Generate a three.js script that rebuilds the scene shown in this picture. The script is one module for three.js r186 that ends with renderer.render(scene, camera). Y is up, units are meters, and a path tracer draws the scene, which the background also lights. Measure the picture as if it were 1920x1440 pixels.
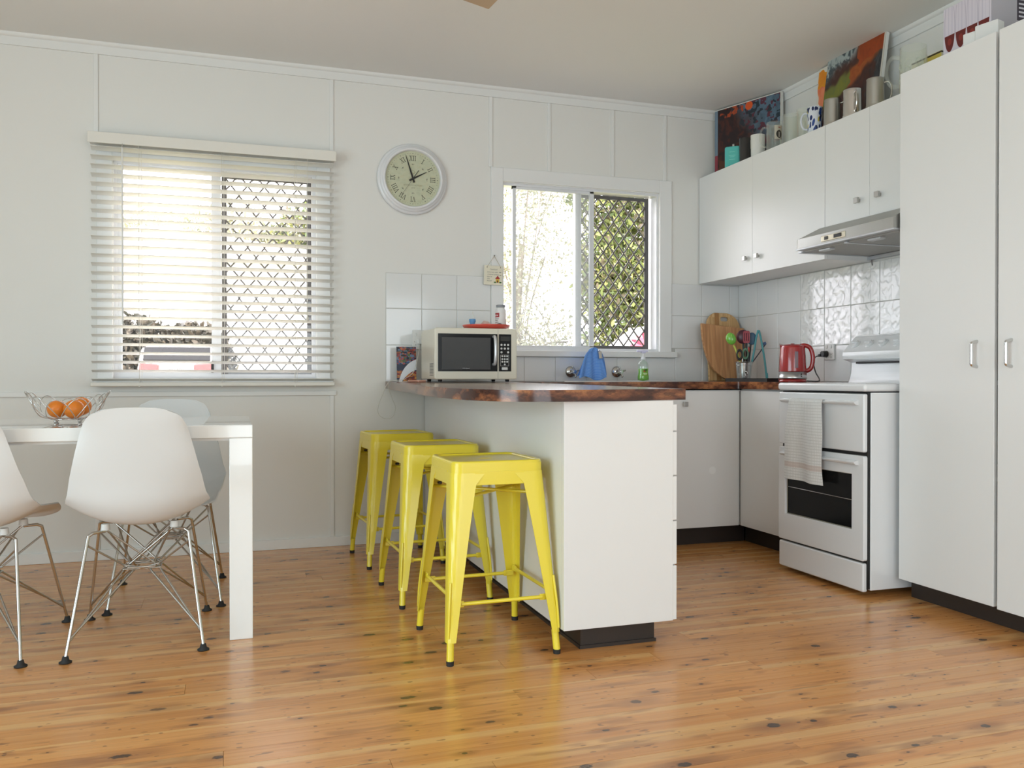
import * as THREE from 'three';
import { RoundedBoxGeometry } from 'three/addons/geometries/RoundedBoxGeometry.js';
import { mergeGeometries, mergeVertices, toCreasedNormals } from 'three/addons/utils/BufferGeometryUtils.js';
import { RectAreaLightUniformsLib } from 'three/addons/lights/RectAreaLightUniformsLib.js';

// ---------------------------------------------------------------- camera, sky, light, exposure
const scene = new THREE.Scene();
const renderer = new THREE.WebGLRenderer({ antialias: true });
renderer.toneMapping = THREE.LinearToneMapping;
renderer.toneMappingExposure = 1.14;
renderer.shadowMap.enabled = true;
RectAreaLightUniformsLib.init();

const camera = new THREE.PerspectiveCamera(48.455, 4 / 3, 0.05, 200);
camera.position.set(0, 0.958, 4.93);
{
  const yaw = THREE.MathUtils.degToRad(18.4), pitch = THREE.MathUtils.degToRad(-0.42);
  camera.lookAt(Math.sin(yaw) * Math.cos(pitch), 0.958 + Math.sin(pitch), 4.93 - Math.cos(yaw) * Math.cos(pitch));
}
scene.add(camera);

scene.background = new THREE.Color().setRGB(0.96, 0.94, 1.0);
scene.backgroundIntensity = 6.2;

const sun = new THREE.DirectionalLight(0xfff3dc, 9.0);
sun.position.set(9, 15, 2.2); sun.target.position.set(0, 0, 0);
sun.castShadow = true;
Object.assign(sun.shadow.camera, { left: -20, right: 20, top: 20, bottom: -20, near: 0.5, far: 60 });
sun.shadow.mapSize.set(2048, 2048);
scene.add(sun, sun.target);

// area lights at unseen openings, placed to light the room from left and behind
function unseenLightPanel(w, h, x, y, z, tx, ty, tz, intensity, color) {
  const l = new THREE.RectAreaLight(color, intensity, w, h);
  l.position.set(x, y, z); l.lookAt(tx, ty, tz); scene.add(l);
}
const ROOM = { x0: -3.3, x1: 3.235, z0: 0, z1: 6.8, h: 2.71 };
unseenLightPanel(3.4, 2.05, -3.19, 1.07, 4.6, 0, 1.07, 4.6, 4.7, new THREE.Color().setRGB(0.70, 0.9, 1.0));
unseenLightPanel(2.6, 1.9, 1.3, 1.1, 6.69, 1.3, 1.1, 0, 2.8, new THREE.Color().setRGB(0.80, 0.91, 1.0));

// ---------------------------------------------------------------- helpers
let seed = 20317;
const rnd = () => { seed = (seed * 1664525 + 1013904223) >>> 0; return seed / 4294967296; };
const rr = (a, b) => a + (b - a) * rnd();
const V3 = (x, y, z) => new THREE.Vector3(x, y, z);
const V2 = (x, y) => new THREE.Vector2(x, y);
const PI = Math.PI;
const names = new Map();
function numbered(name) {
  const k = names.get(name) || 0; names.set(name, k + 1);
  return k ? `${name}_${String(k).padStart(3, '0')}` : name;
}
function clean(g) {
  let q = g.index ? g.toNonIndexed() : g.clone();
  for (const k of Object.keys(q.attributes)) if (!['position', 'normal', 'uv'].includes(k)) q.deleteAttribute(k);
  if (!q.attributes.normal) q.computeVertexNormals();
  if (!q.attributes.uv) q.setAttribute('uv', new THREE.BufferAttribute(new Float32Array(q.attributes.position.count * 2), 2));
  q.morphAttributes = {};
  return q;
}
const join = (...gs) => mergeGeometries(gs.flat(9).map(clean), false);
function at(g, x = 0, y = 0, z = 0, rx = 0, ry = 0, rz = 0, s = 1) {
  const m = new THREE.Matrix4().compose(V3(x, y, z), new THREE.Quaternion().setFromEuler(new THREE.Euler(rx, ry, rz)), Array.isArray(s) ? V3(...s) : V3(s, s, s));
  return g.clone().applyMatrix4(m);
}
const box = (w, h, d, x = 0, y = 0, z = 0) => new THREE.BoxGeometry(w, h, d).translate(x, y, z);
const rbox = (w, h, d, r = 0.003, x = 0, y = 0, z = 0, seg = 2) => new RoundedBoxGeometry(w, h, d, seg, Math.min(r, w / 2.01, h / 2.01, d / 2.01)).translate(x, y, z);
// box from limits
const lim = (x0, x1, y0, y1, z0, z1, r = 0) => r ? rbox(x1 - x0, y1 - y0, z1 - z0, r, (x0 + x1) / 2, (y0 + y1) / 2, (z0 + z1) / 2) : box(x1 - x0, y1 - y0, z1 - z0, (x0 + x1) / 2, (y0 + y1) / 2, (z0 + z1) / 2);
const cyl = (r0, r1, h, x = 0, y = 0, z = 0, n = 24) => new THREE.CylinderGeometry(r0, r1, h, n).translate(x, y, z);
const lathe = (pts, n = 32) => new THREE.LatheGeometry(pts.map((p) => V2(p[0], p[1])), n);
const ball = (r, x = 0, y = 0, z = 0, n = 16) => new THREE.SphereGeometry(r, n, Math.ceil(n * 0.7)).translate(x, y, z);
function tube(pts, r, seg = 0, closed = false, rad = 8, tension = 0.5) {
  const c = new THREE.CatmullRomCurve3(pts.map((p) => (p.isVector3 ? p : V3(...p))), closed, 'catmullrom', tension);
  return new THREE.TubeGeometry(c, seg || pts.length * 6, r, rad, closed);
}
function rod(a, b, r, rad = 8) {
  const A = a.isVector3 ? a : V3(...a), B = b.isVector3 ? b : V3(...b), d = B.clone().sub(A), L = d.length();
  const g = new THREE.CylinderGeometry(r, r, L, rad);
  g.applyQuaternion(new THREE.Quaternion().setFromUnitVectors(V3(0, 1, 0), d.normalize()));
  return g.translate((A.x + B.x) / 2, (A.y + B.y) / 2, (A.z + B.z) / 2);
}
const polyrod = (pts, r, rad = 8) => join(pts.slice(1).map((p, i) => rod(pts[i], p, r, rad)), pts.slice(1, -1).map((p) => ball(r, ...(p.isVector3 ? p.toArray() : p), 8)));
function rectShape(x0, x1, y0, y1, r = 0) {
  const s = new THREE.Shape();
  if (!r) { s.moveTo(x0, y0); s.lineTo(x1, y0); s.lineTo(x1, y1); s.lineTo(x0, y1); s.closePath(); return s; }
  s.moveTo(x0 + r, y0); s.lineTo(x1 - r, y0); s.absarc(x1 - r, y0 + r, r, -PI / 2, 0); s.lineTo(x1, y1 - r); s.absarc(x1 - r, y1 - r, r, 0, PI / 2);
  s.lineTo(x0 + r, y1); s.absarc(x0 + r, y1 - r, r, PI / 2, PI); s.lineTo(x0, y0 + r); s.absarc(x0 + r, y0 + r, r, PI, 1.5 * PI); return s;
}
const extrude = (s, depth, bevel = 0, curve = 12) => new THREE.ExtrudeGeometry(s, { depth: depth - 2 * bevel, bevelEnabled: bevel > 0, bevelSize: bevel, bevelThickness: bevel, bevelOffset: -bevel, bevelSegments: 2, curveSegments: curve }).translate(0, 0, bevel);
// flat polygon ring (frame) x0..x1,y0..y1 with bar width b, depth d starting at z
function frame(x0, x1, y0, y1, b, z0, z1, bb = b, bt = b) {
  return join(lim(x0, x1, y0, y0 + bb, z0, z1), lim(x0, x1, y1 - bt, y1, z0, z1), lim(x0, x0 + b, y0 + bb, y1 - bt, z0, z1), lim(x1 - b, x1, y0 + bb, y1 - bt, z0, z1));
}
// thin shell from a grid function P(u,v), thickness t
function shell(P, nu, nv, t) {
  const pos = [], idx = [], uv = [], N = (nu + 1) * (nv + 1), pts = [];
  for (let j = 0; j <= nv; j++) for (let i = 0; i <= nu; i++) pts.push(P(i / nu, j / nv));
  const nor = [];
  for (let j = 0; j <= nv; j++) for (let i = 0; i <= nu; i++) {
    const g = (a, b) => pts[Math.min(nv, Math.max(0, b)) * (nu + 1) + Math.min(nu, Math.max(0, a))];
    const du = g(i + 1, j).clone().sub(g(i - 1, j)), dv = g(i, j + 1).clone().sub(g(i, j - 1));
    nor.push(du.cross(dv).normalize());
  }
  for (const s of [0.5, -0.5]) for (let k = 0; k < N; k++) { const p = pts[k].clone().addScaledVector(nor[k], s * t); pos.push(p.x, p.y, p.z); uv.push((k % (nu + 1)) / nu, Math.floor(k / (nu + 1)) / nv); }
  for (let j = 0; j < nv; j++) for (let i = 0; i < nu; i++) {
    const a = j * (nu + 1) + i, b = a + 1, c = a + nu + 1, d = c + 1;
    idx.push(a, b, d, a, d, c, N + a, N + d, N + b, N + a, N + c, N + d);
  }
  const side = (a, b) => idx.push(a, N + a, b, b, N + a, N + b);
  for (let i = 0; i < nu; i++) { side(i, i + 1); side(nv * (nu + 1) + i + 1, nv * (nu + 1) + i); }
  for (let j = 0; j < nv; j++) { side((j + 1) * (nu + 1), j * (nu + 1)); side(j * (nu + 1) + nu, (j + 1) * (nu + 1) + nu); }
  const g = new THREE.BufferGeometry();
  g.setAttribute('position', new THREE.Float32BufferAttribute(pos, 3)); g.setAttribute('uv', new THREE.Float32BufferAttribute(uv, 2)); g.setIndex(idx);
  return toCreasedNormals(g, 0.9);
}
function mesh(name, g, m, parent) { const o = new THREE.Mesh(g, m); o.name = name; o.castShadow = o.receiveShadow = true; if (parent) parent.add(o); return o; }
function thing(name, label, category, pos = [0, 0, 0], turn = 0, group) {
  const o = new THREE.Group(); o.name = numbered(name); scene.add(o); o.position.set(...pos); o.rotation.y = turn; o.userData = { label, category };
  if (group) o.userData.group = group; return o;
}
function single(name, g, m, label, category, group, pos) {
  const o = mesh(numbered(name), g, m, scene); o.userData = { label, category }; if (group) o.userData.group = group; if (pos) o.position.set(...pos); return o;
}
function struct(name, g, m, label) { const o = mesh(name, g, m, scene); o.userData = { kind: 'structure' }; if (label) o.userData.label = label; return o; }
function dup(root, label, pos, turn) { const r = root.clone(); r.name = numbered(root.name.replace(/_\d{3}$/, '')); scene.add(r); r.userData = { ...root.userData, label }; r.position.set(...pos); r.rotation.y = turn; return r; }

// ---------------------------------------------------------------- noise and textures
function hash(x, y, s) { let h = (x * 374761393 + y * 668265263 + s * 2147483647) | 0; h = Math.imul(h ^ (h >>> 13), 1274126177); h ^= h >>> 16; return (h >>> 0) / 4294967296; }
function vnoise(x, y, s, px = 0, py = 0) {
  let x0 = Math.floor(x), y0 = Math.floor(y); const fx = x - x0, fy = y - y0, u = fx * fx * (3 - 2 * fx), v = fy * fy * (3 - 2 * fy);
  let x1 = x0 + 1, y1 = y0 + 1; if (px) { x0 = ((x0 % px) + px) % px; x1 = ((x1 % px) + px) % px; } if (py) { y0 = ((y0 % py) + py) % py; y1 = ((y1 % py) + py) % py; }
  const a = hash(x0, y0, s), b = hash(x1, y0, s), c = hash(x0, y1, s), d = hash(x1, y1, s);
  return a + (b - a) * u + (c - a) * v + (a - b - c + d) * u * v;
}
function fbm(x, y, s, o = 4, px = 0, py = 0) { let t = 0, a = 0.5, n = 0; for (let i = 0; i < o; i++) { t += a * vnoise(x, y, s + i, px, py); n += a; a *= 0.5; x *= 2; y *= 2; px *= 2; py *= 2; } return t / n; }
function dataTex(w, h, fn, srgb = true, wrap = THREE.RepeatWrapping) {
  const d = new Uint8Array(w * h * 4);
  for (let j = 0; j < h; j++) for (let i = 0; i < w; i++) { const c = fn(i / w, j / h, i, j), k = (j * w + i) * 4; d[k] = Math.max(0, Math.min(255, c[0])); d[k + 1] = Math.max(0, Math.min(255, c[1])); d[k + 2] = Math.max(0, Math.min(255, c[2])); d[k + 3] = 255; }
  const t = new THREE.DataTexture(d, w, h); t.magFilter = THREE.LinearFilter; t.minFilter = THREE.LinearMipmapLinearFilter; t.generateMipmaps = true; t.wrapS = t.wrapT = wrap; if (srgb) t.colorSpace = THREE.SRGBColorSpace; t.needsUpdate = true; return t;
}
function canvasTex(w, h, draw) {
  const c = document.createElement('canvas'); c.width = w; c.height = h; draw(c.getContext('2d'), w, h);
  const t = new THREE.CanvasTexture(c); t.colorSpace = THREE.SRGBColorSpace; return t;
}
const S = (c, rough = 0.5, o = {}) => new THREE.MeshStandardMaterial({ color: Array.isArray(c) ? new THREE.Color().setRGB(...c) : c, roughness: rough, ...o });
const P = (c, rough = 0.5, o = {}) => new THREE.MeshPhysicalMaterial({ color: Array.isArray(c) ? new THREE.Color().setRGB(...c) : c, roughness: rough, ...o });
const lerp = (a, b, t) => a + (b - a) * t;
const mix3 = (a, b, t) => [lerp(a[0], b[0], t), lerp(a[1], b[1], t), lerp(a[2], b[2], t)];
const sstep = (a, b, x) => { const t = Math.min(1, Math.max(0, (x - a) / (b - a))); return t * t * (3 - 2 * t); };

const plasterBump = dataTex(256, 256, (u, v) => { const n = 128 + 110 * (fbm(u * 24, v * 24, 5, 4, 24, 24) - 0.5); return [n, n, n]; }, false);
plasterBump.repeat.set(2, 2);
const M = {
  wall: S([0.82, 0.805, 0.765], 0.62, { bumpMap: plasterBump, bumpScale: 0.0006 }),
  ceiling: S([0.85, 0.84, 0.81], 0.8, { bumpMap: plasterBump, bumpScale: 0.0008 }),
  trim: S([0.84, 0.835, 0.81], 0.4),
  casing: S([0.86, 0.855, 0.84], 0.35),
  laminate: P([0.86, 0.855, 0.84], 0.36, { clearcoat: 0.15, clearcoatRoughness: 0.3 }),
  enamel: P([0.83, 0.84, 0.85], 0.22, { clearcoat: 0.5, clearcoatRoughness: 0.12 }),
  tableWhite: P([0.88, 0.88, 0.86], 0.1, { clearcoat: 1, clearcoatRoughness: 0.03 }),
  chairShell: P([0.76, 0.77, 0.77], 0.42, { clearcoat: 0.15, clearcoatRoughness: 0.35 }),
  chrome: S([0.64, 0.64, 0.63], 0.14, { metalness: 1 }),
  chromeDull: S([0.55, 0.55, 0.53], 0.3, { metalness: 1 }),
  brushed: S([0.56, 0.55, 0.53], 0.34, { metalness: 1 }),
  pewter: S([0.50, 0.49, 0.45], 0.36, { metalness: 1 }),
  black: S([0.012, 0.012, 0.012], 0.35),
  blackGloss: P([0.010, 0.010, 0.011], 0.16, { specularIntensity: 0.4 }),
  rubber: S([0.02, 0.02, 0.02], 0.7),
  kick: S([0.032, 0.024, 0.020], 0.45),
  yellow: P([0.90, 0.73, 0.045], 0.3, { clearcoat: 0.45, clearcoatRoughness: 0.15 }),
  blind: P([0.93, 0.91, 0.86], 0.6, { transmission: 0.2, thickness: 0 }),
  blindRail: S([0.83, 0.80, 0.73], 0.45),
  cord: S([0.78, 0.75, 0.68], 0.8),
  alu: S([0.80, 0.81, 0.83], 0.42, { metalness: 0.15 }),
  screenDark: S([0.12, 0.115, 0.115], 0.5),
  grille: S([0.13, 0.12, 0.115], 0.5),
  glass: P([1, 1, 1], 0.0, { transmission: 1, thickness: 0, ior: 1.45 }),
  glassSolid: P([0.96, 0.99, 0.97], 0.02, { transmission: 1, thickness: 0, ior: 1.5 }),
  tile: P([0.80, 0.80, 0.79], 0.14, { clearcoat: 0.6, clearcoatRoughness: 0.06 }),
  grout: S([0.60, 0.58, 0.54], 0.9),
  plasticWhite: S([0.82, 0.81, 0.78], 0.4),
};
// ---------------------------------------------------------------- floor of cypress boards
const STRIPS = 20, BW = 0.0905, TEXLEN = 3.6;
const stripInfo = [];
for (let s = 0; s < STRIPS; s++) {
  const knots = []; const n = 5 + Math.floor(rnd() * 7);
  for (let k = 0; k < n; k++) { const big = rnd(); const r = big > 0.7 ? rr(0.009, 0.017) : big > 0.35 ? rr(0.005, 0.009) : rr(0.002, 0.005); knots.push([rr(0.05, TEXLEN - 0.05), rr(0.012, BW - 0.012), r * rr(1.1, 1.8), r * rr(0.6, 0.9), rr(0.55, 1)]); }
  stripInfo.push({ tone: rnd(), sap: rnd(), sapSide: rnd() > 0.5, dark: rnd(), knots, s: 100 + s * 17 });
}
const floorTex = dataTex(2048, 2000, (u, v) => {
  const s = Math.min(STRIPS - 1, Math.floor(v * STRIPS)), I = stripInfo[s], x = u * TEXLEN; let y = (v * STRIPS - s) * BW; const y0 = y;
  let kd = 0, ring = 0, halo = 0;
  for (const [kx, ky, ra, rb, st] of I.knots) {
    const dx = x - kx, dy = y0 - ky; if (Math.abs(dx) > 0.3) continue;
    const wx = dx / (ra * 4.5), wy = dy / (rb * 3.2), e = Math.exp(-(wx * wx + wy * wy)); y += (dy >= 0 ? -1 : 1) * e * rb * 0.9;
    const wob = 1 + 0.35 * (vnoise(x * 160, y0 * 220, I.s + 3) - 0.5);
    const q = Math.hypot(dx / ra, dy / rb) * wob; kd = Math.max(kd, (1 - sstep(0.75, 1.12, q)) * st); ring = Math.max(ring, (1 - Math.abs(q - 0.7) * 5) * st * (ra > 0.012 ? 1 : 0)); halo = Math.max(halo, (1 - sstep(0.9, 3.6, Math.hypot(dx / (ra * 1.9), dy / rb))) * st);
  }
  const g1 = fbm(x * 2.2, y * 150, I.s, 3), g2 = fbm(x * 9, y * 520, I.s + 7, 2), g3 = fbm(x * 0.9, y * 26, I.s + 11, 3), bl = fbm(x * 6, y * 30, I.s + 21, 3);
  let c = mix3([232, 168, 100], [216, 148, 82], I.tone);
  c = mix3(c, [186, 124, 70], sstep(0.45, 0.85, g3) * (0.2 + 0.45 * I.dark));
  c = mix3(c, [182, 120, 68], sstep(0.5, 0.85, g1) * 0.3);
  c = mix3(c, [226, 176, 116], (1 - sstep(0.25, 0.55, g1)) * 0.25);
  if (I.sap > 0.3) { const e = I.sapSide ? y0 : BW - y0, w = 0.01 + 0.05 * (I.sap - 0.3) + 0.012 * (fbm(x * 1.3, 3.3, I.s + 31, 2) - 0.5); c = mix3(c, [234, 184, 120], (1 - sstep(w * 0.75, w * 1.15, e)) * 0.75); }
  const k2 = 0.96 + 0.08 * g2; c = [c[0] * k2, c[1] * k2, c[2] * k2];
  c = mix3(c, [150, 98, 58], sstep(0.6, 0.8, bl) * 0.4); c = mix3(c, [112, 78, 52], sstep(0.8, 0.86, fbm(x * 30, y0 * 90, I.s + 41, 2)) * 0.5);
  c = mix3(c, [140, 90, 54], halo * 0.5);
  c = mix3(c, [52, 40, 33], kd * 0.85); if (ring < 0.2 && kd > 0.9) c = mix3(c, [120, 86, 58], 0.35);
  return c;
});
const boardMats = [0, 1, 2, 3].map((k) => P([[1, 1, 1], [0.94, 0.93, 0.92], [1, 0.98, 0.95], [0.92, 0.9, 0.88]][k], 0.27, { map: floorTex, clearcoat: 0.35, clearcoatRoughness: 0.2, specularIntensity: 0.8 }));
const floor = struct('floor', lim(ROOM.x0 - 0.1, ROOM.x1 + 0.1, -0.07, -0.019, ROOM.z0 - 0.1, ROOM.z1 + 0.1), S([0.03, 0.02, 0.014], 0.9));
{
  const rows = Math.ceil(ROOM.z1 / BW);
  for (let r = 0; r < rows; r++) {
    const za = r * BW, zb = Math.min(ROOM.z1, za + BW); let x = ROOM.x0 - rr(0, 2.2);
    while (x < ROOM.x1) {
      const L = rr(1.7, 3.5), a = Math.max(x, ROOM.x0), b = Math.min(x + L, ROOM.x1); x += L;
      if (b - a < 0.12) continue;
      const g = lim(a + 0.0005, b - 0.0005, -0.019, 0, za + 0.0006, zb - 0.0006);
      const strip = Math.floor(rnd() * STRIPS), u0 = rnd() * 0.9, flip = rnd() > 0.5 ? -1 : 1, p = g.attributes.position, uv = g.attributes.uv;
      for (let i = 0; i < p.count; i++) { const f = (p.getZ(i) - za) / BW; uv.setXY(i, u0 + flip * (p.getX(i) - a) / TEXLEN, (strip + 0.03 + 0.94 * f) / STRIPS); }
      mesh('plank', g, boardMats[Math.floor(rnd() * 4)], floor);
    }
  }
}

// ---------------------------------------------------------------- walls, ceiling
const T = 0.14;
const W1 = { x0: -0.575, x1: 0.475, y0: 0.955, y1: 2.115 }, W2 = { x0: 1.578, x1: 2.638, y0: 1.122, y1: 2.146 };
const hole = (s, w) => { const h = new THREE.Path(); h.moveTo(w.x0, w.y0); h.lineTo(w.x0, w.y1); h.lineTo(w.x1, w.y1); h.lineTo(w.x1, w.y0); h.closePath(); s.holes.push(h); return s; };
const backShape = hole(hole(rectShape(ROOM.x0 - T, ROOM.x1 + T, -0.12, ROOM.h), W1), W2);
const wallBack = struct('wall_back', extrude(backShape, T).translate(0, 0, -T), M.wall);
const wallRight = struct('wall_right', lim(ROOM.x1, ROOM.x1 + T, -0.12, ROOM.h, 0, ROOM.z1), M.wall);
const leftShape = hole(rectShape(0, ROOM.z1, -0.12, ROOM.h), { x0: 2.9, x1: 6.3, y0: 0.04, y1: 2.1 });
struct('wall_left', extrude(leftShape, T).rotateY(-PI / 2).translate(ROOM.x0, 0, 0), M.wall);
const frontShape = hole(rectShape(ROOM.x0 - T, ROOM.x1 + T, -0.12, ROOM.h), { x0: 0.0, x1: 2.6, y0: 0.1, y1: 2.1 });
struct('wall_front', extrude(frontShape, T).translate(0, 0, ROOM.z1), M.wall);
struct('ceiling', lim(ROOM.x0 - T, ROOM.x1 + T, ROOM.h, ROOM.h + 0.12, -T - 0.4, ROOM.z1 + T + 0.4), M.ceiling);
// unseen glass doors and window, placed for light from left and behind
{
  const d = struct('door_1', join(frame(2.9, 6.3, 0.04, 2.1, 0.05, -0.05, 0), lim(4.56, 4.64, 0.09, 2.05, -0.05, 0)).rotateY(-PI / 2).translate(ROOM.x0 - 0.07, 0, 0), M.alu);
  for (const [a, b] of [[2.95, 4.56], [4.64, 6.25]]) mesh('pane', lim(ROOM.x0 - 0.05, ROOM.x0 - 0.046, 0.09, 2.05, a, b), M.glass, d);
  const w = struct('unseen_window_3', join(frame(0.0, 2.6, 0.1, 2.1, 0.05, 0, 0.05), lim(1.26, 1.34, 0.15, 2.05, 0, 0.05)).translate(0, 0, ROOM.z1 + 0.05), M.alu);
  for (const [a, b] of [[0.05, 1.26], [1.34, 2.55]]) mesh('pane', lim(a, b, 0.15, 2.05, ROOM.z1 + 0.07, ROOM.z1 + 0.074), M.glass, w);
}
// unseen sheer curtains, put there to hold back and tint the sky light
{
  const sheer = P([0.70, 0.90, 1.0], 0.95, { transmission: 0.1, thickness: 0, side: THREE.DoubleSide }), sheerCream = P([1.0, 0.97, 0.92], 0.95, { transmission: 0.1, thickness: 0, side: THREE.DoubleSide });
  const drape = (w, h) => shell((u, v) => V3((u - 0.5) * w, v * h, 0.025 * Math.sin(u * w * 42) * (0.6 + 0.4 * Math.sin(u * 5 + v))), 150, 4, 0.002);
  const c = thing('unseen_curtain', 'unseen pale blue sheer drape placed to dim and cool light at the glass doors', 'unseen_curtain', [ROOM.x0 + 0.06, 0.02, 4.6], PI / 2); mesh('cloth', drape(3.7, 2.16), sheer, c); mesh('rod', rod([-1.9, 2.19, 0], [1.9, 2.19, 0], 0.012, 12), M.alu, c);
  const d = thing('unseen_curtain', 'unseen cream sheer drape placed to dim light at the window opposite the kitchen', 'unseen_curtain', [1.3, 0.02, ROOM.z1 - 0.06], PI); mesh('cloth', drape(2.9, 2.16), sheerCream, d); mesh('rod', rod([-1.5, 2.19, 0], [1.5, 2.19, 0], 0.012, 12), M.alu, d);
}
// ---------------------------------------------------------------- trims
let trimNo = 0; const trim = (g, m = M.trim) => struct('trim_' + ++trimNo, g, m);
const cornice = (L) => { const s = new THREE.Shape(); s.moveTo(0, 0); s.lineTo(0, -0.062); s.lineTo(0.011, -0.062); s.lineTo(0.011, -0.02); s.quadraticCurveTo(0.024, -0.016, 0.026, 0); s.closePath(); return extrude(s, L, 0, 6); };
trim(cornice(ROOM.x1 - ROOM.x0).rotateY(-PI / 2).translate(ROOM.x1, ROOM.h, 0));
trim(cornice(ROOM.z1).rotateY(PI).translate(ROOM.x1, ROOM.h, ROOM.z1));
const batten = (x, y0, y1, w = 0.022) => trim(lim(x - w / 2, x + w / 2, y0, y1, 0, 0.008, 0.002));
batten(-0.652, 2.235, 2.648); batten(-0.652, 0.055, 0.858); batten(0.56, 2.235, 2.648); batten(0.56, 0.055, 0.858);
batten(1.503, 2.228, 2.648); batten(1.879, 2.228, 2.648); batten(2.308, 2.228, 2.648); batten(2.678, 2.228, 2.648);
trim(lim(ROOM.x0, 0.585, 0.858, 0.884, 0, 0.012, 0.003));
struct('baseboard_back', lim(ROOM.x0, 1.12, 0, 0.055, 0, 0.014, 0.003), M.trim);
struct('baseboard_left', join(lim(ROOM.x0, ROOM.x0 + 0.014, 0, 0.055, 0.014, 2.85), lim(ROOM.x0, ROOM.x0 + 0.014, 0, 0.055, 6.35, ROOM.z1)), M.trim);
struct('baseboard_front', lim(ROOM.x0, ROOM.x1, 0, 0.055, ROOM.z1 - 0.014, ROOM.z1), M.trim);

// ---------------------------------------------------------------- windows
function grille(parent, x0, x1, y0, y1, z, px, py) {
  // wavy strands that meet in flattened crossings, as in expanded diamond mesh; each strand is its own bar
  const n = Math.ceil((x1 - x0) / px), m = Math.ceil((y1 - y0) / (py / 2));
  for (let k = 0; k <= n; k++) {
    const c = x0 + k * px, pts = [];
    for (let i = 0; i <= m * 4; i++) {
      const y = y0 + i * py / 8, ph = (i / 8 + (k % 2 ? 0.5 : 0)) % 1, tri = Math.abs(ph * 2 - 1) * 2 - 1, soft = Math.sign(tri) * Math.pow(Math.abs(tri), 0.85);
      const x = c + soft * px / 2 * 0.965; pts.push([Math.min(x1, Math.max(x0, x)), Math.min(y1, y), z]);
    }
    const g = tube(pts, 0.0046, pts.length * 2, false, 6); g.translate(0, 0, -z).scale(1, 1, 1.5).translate(0, 0, z);
    mesh('grille_bar', g, M.grille, parent);
  }
}
const milkyGlass = P([0.95, 0.96, 0.96], 0.0, { transmission: 0.8, thickness: 0, ior: 1.45 });  // slightly milky glass for the sliding pane
{
  const w = struct('window_1', frame(W1.x0, W1.x1, W1.y0, W1.y1, 0.022, -0.075, -0.02), M.alu);
  mesh('jamb', join(lim(W1.x0 - 0.001, W1.x0 + 0.004, W1.y0, W1.y1, -T, -0.001), lim(W1.x1 - 0.004, W1.x1 + 0.001, W1.y0, W1.y1, -T, -0.001), lim(W1.x0, W1.x1, W1.y1 - 0.004, W1.y1 + 0.001, -T, -0.001)), M.casing, w);
  mesh('casing', join(lim(W1.x0 - 0.075, W1.x0, W1.y0 - 0.03, W1.y1 + 0.075, 0, 0.016, 0.003), lim(W1.x1, W1.x1 + 0.075, W1.y0 - 0.03, W1.y1 + 0.075, 0, 0.016, 0.003), lim(W1.x0, W1.x1, W1.y1, W1.y1 + 0.075, 0, 0.016, 0.003)), M.casing, w);
  mesh('sill', lim(W1.x0 - 0.09, W1.x1 + 0.09, W1.y0 - 0.03, W1.y0, -T, 0.03, 0.004), M.casing, w);
  const s = mesh('sash', join(frame(-0.553, -0.035, 0.975, 2.095, 0.018, -0.05, -0.03), lim(-0.085, -0.035, 0.99, 2.08, -0.05, -0.026)), M.alu, w);
  mesh('pane', lim(-0.537, -0.083, 0.99, 2.08, -0.042, -0.038), M.glass, s);
  mesh('latch', lim(-0.089, -0.074, 0.985, 1.05, -0.028, -0.012, 0.004), M.black, s);
  mesh('pane', lim(-0.03, 0.455, 0.977, 2.093, -0.062, -0.058), M.glass, w);
  const g = mesh('security_screen', frame(-0.033, 0.458, 0.977, 2.093, 0.026, -0.1, -0.082), M.screenDark, w);
  grille(g, -0.008, 0.433, 1.0, 2.07, -0.091, 0.0455, 0.115);
}
{
  const w = struct('window_2', frame(W2.x0, W2.x1, W2.y0, W2.y1, 0.012, -0.09, -0.01, 0.02, 0.018), M.alu);
  mesh('jamb', join(lim(W2.x0 - 0.001, W2.x0 + 0.004, W2.y0, W2.y1, -T, -0.001), lim(W2.x1 - 0.004, W2.x1 + 0.001, W2.y0, W2.y1, -T, -0.001), lim(W2.x0, W2.x1, W2.y1 - 0.004, W2.y1 + 0.001, -T, -0.001), lim(W2.x0, W2.x1, W2.y0 - 0.001, W2.y0 + 0.004, -T, -0.001)), M.casing, w);
  mesh('casing', join(lim(1.504, W2.x0, 1.124, 2.226, 0, 0.018, 0.003), lim(W2.x1, 2.722, 1.124, 2.226, 0, 0.018, 0.003), lim(W2.x0, W2.x1, W2.y1, 2.226, 0, 0.018, 0.003)), M.casing, w);
  mesh('sill', lim(1.478, 2.752, 1.087, 1.124, -0.01, 0.042, 0.004), M.casing, w);
  mesh('mullion', join(lim(2.072, 2.1, 1.14, 2.13, -0.08, -0.04), lim(2.1, 2.118, 1.14, 2.13, -0.075, -0.05)), M.alu, w);
  const s = mesh('sash', join(lim(1.65, 1.672, 1.14, 2.13, -0.04, -0.018), lim(2.163, 2.19, 1.14, 2.13, -0.04, -0.018), lim(1.65, 2.19, 2.112, 2.13, -0.04, -0.018), lim(1.65, 2.19, 1.14, 1.156, -0.04, -0.018)), M.alu, w);
  mesh('pane', lim(1.67, 2.165, 1.154, 2.114, -0.031, -0.027), milkyGlass, s);
  const g = mesh('security_screen', frame(2.105, 2.612, 1.142, 2.128, 0.022, -0.112, -0.094), M.screenDark, w);
  grille(g, 2.127, 2.59, 1.164, 2.106, -0.103, 0.0365, 0.1);
}
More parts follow.
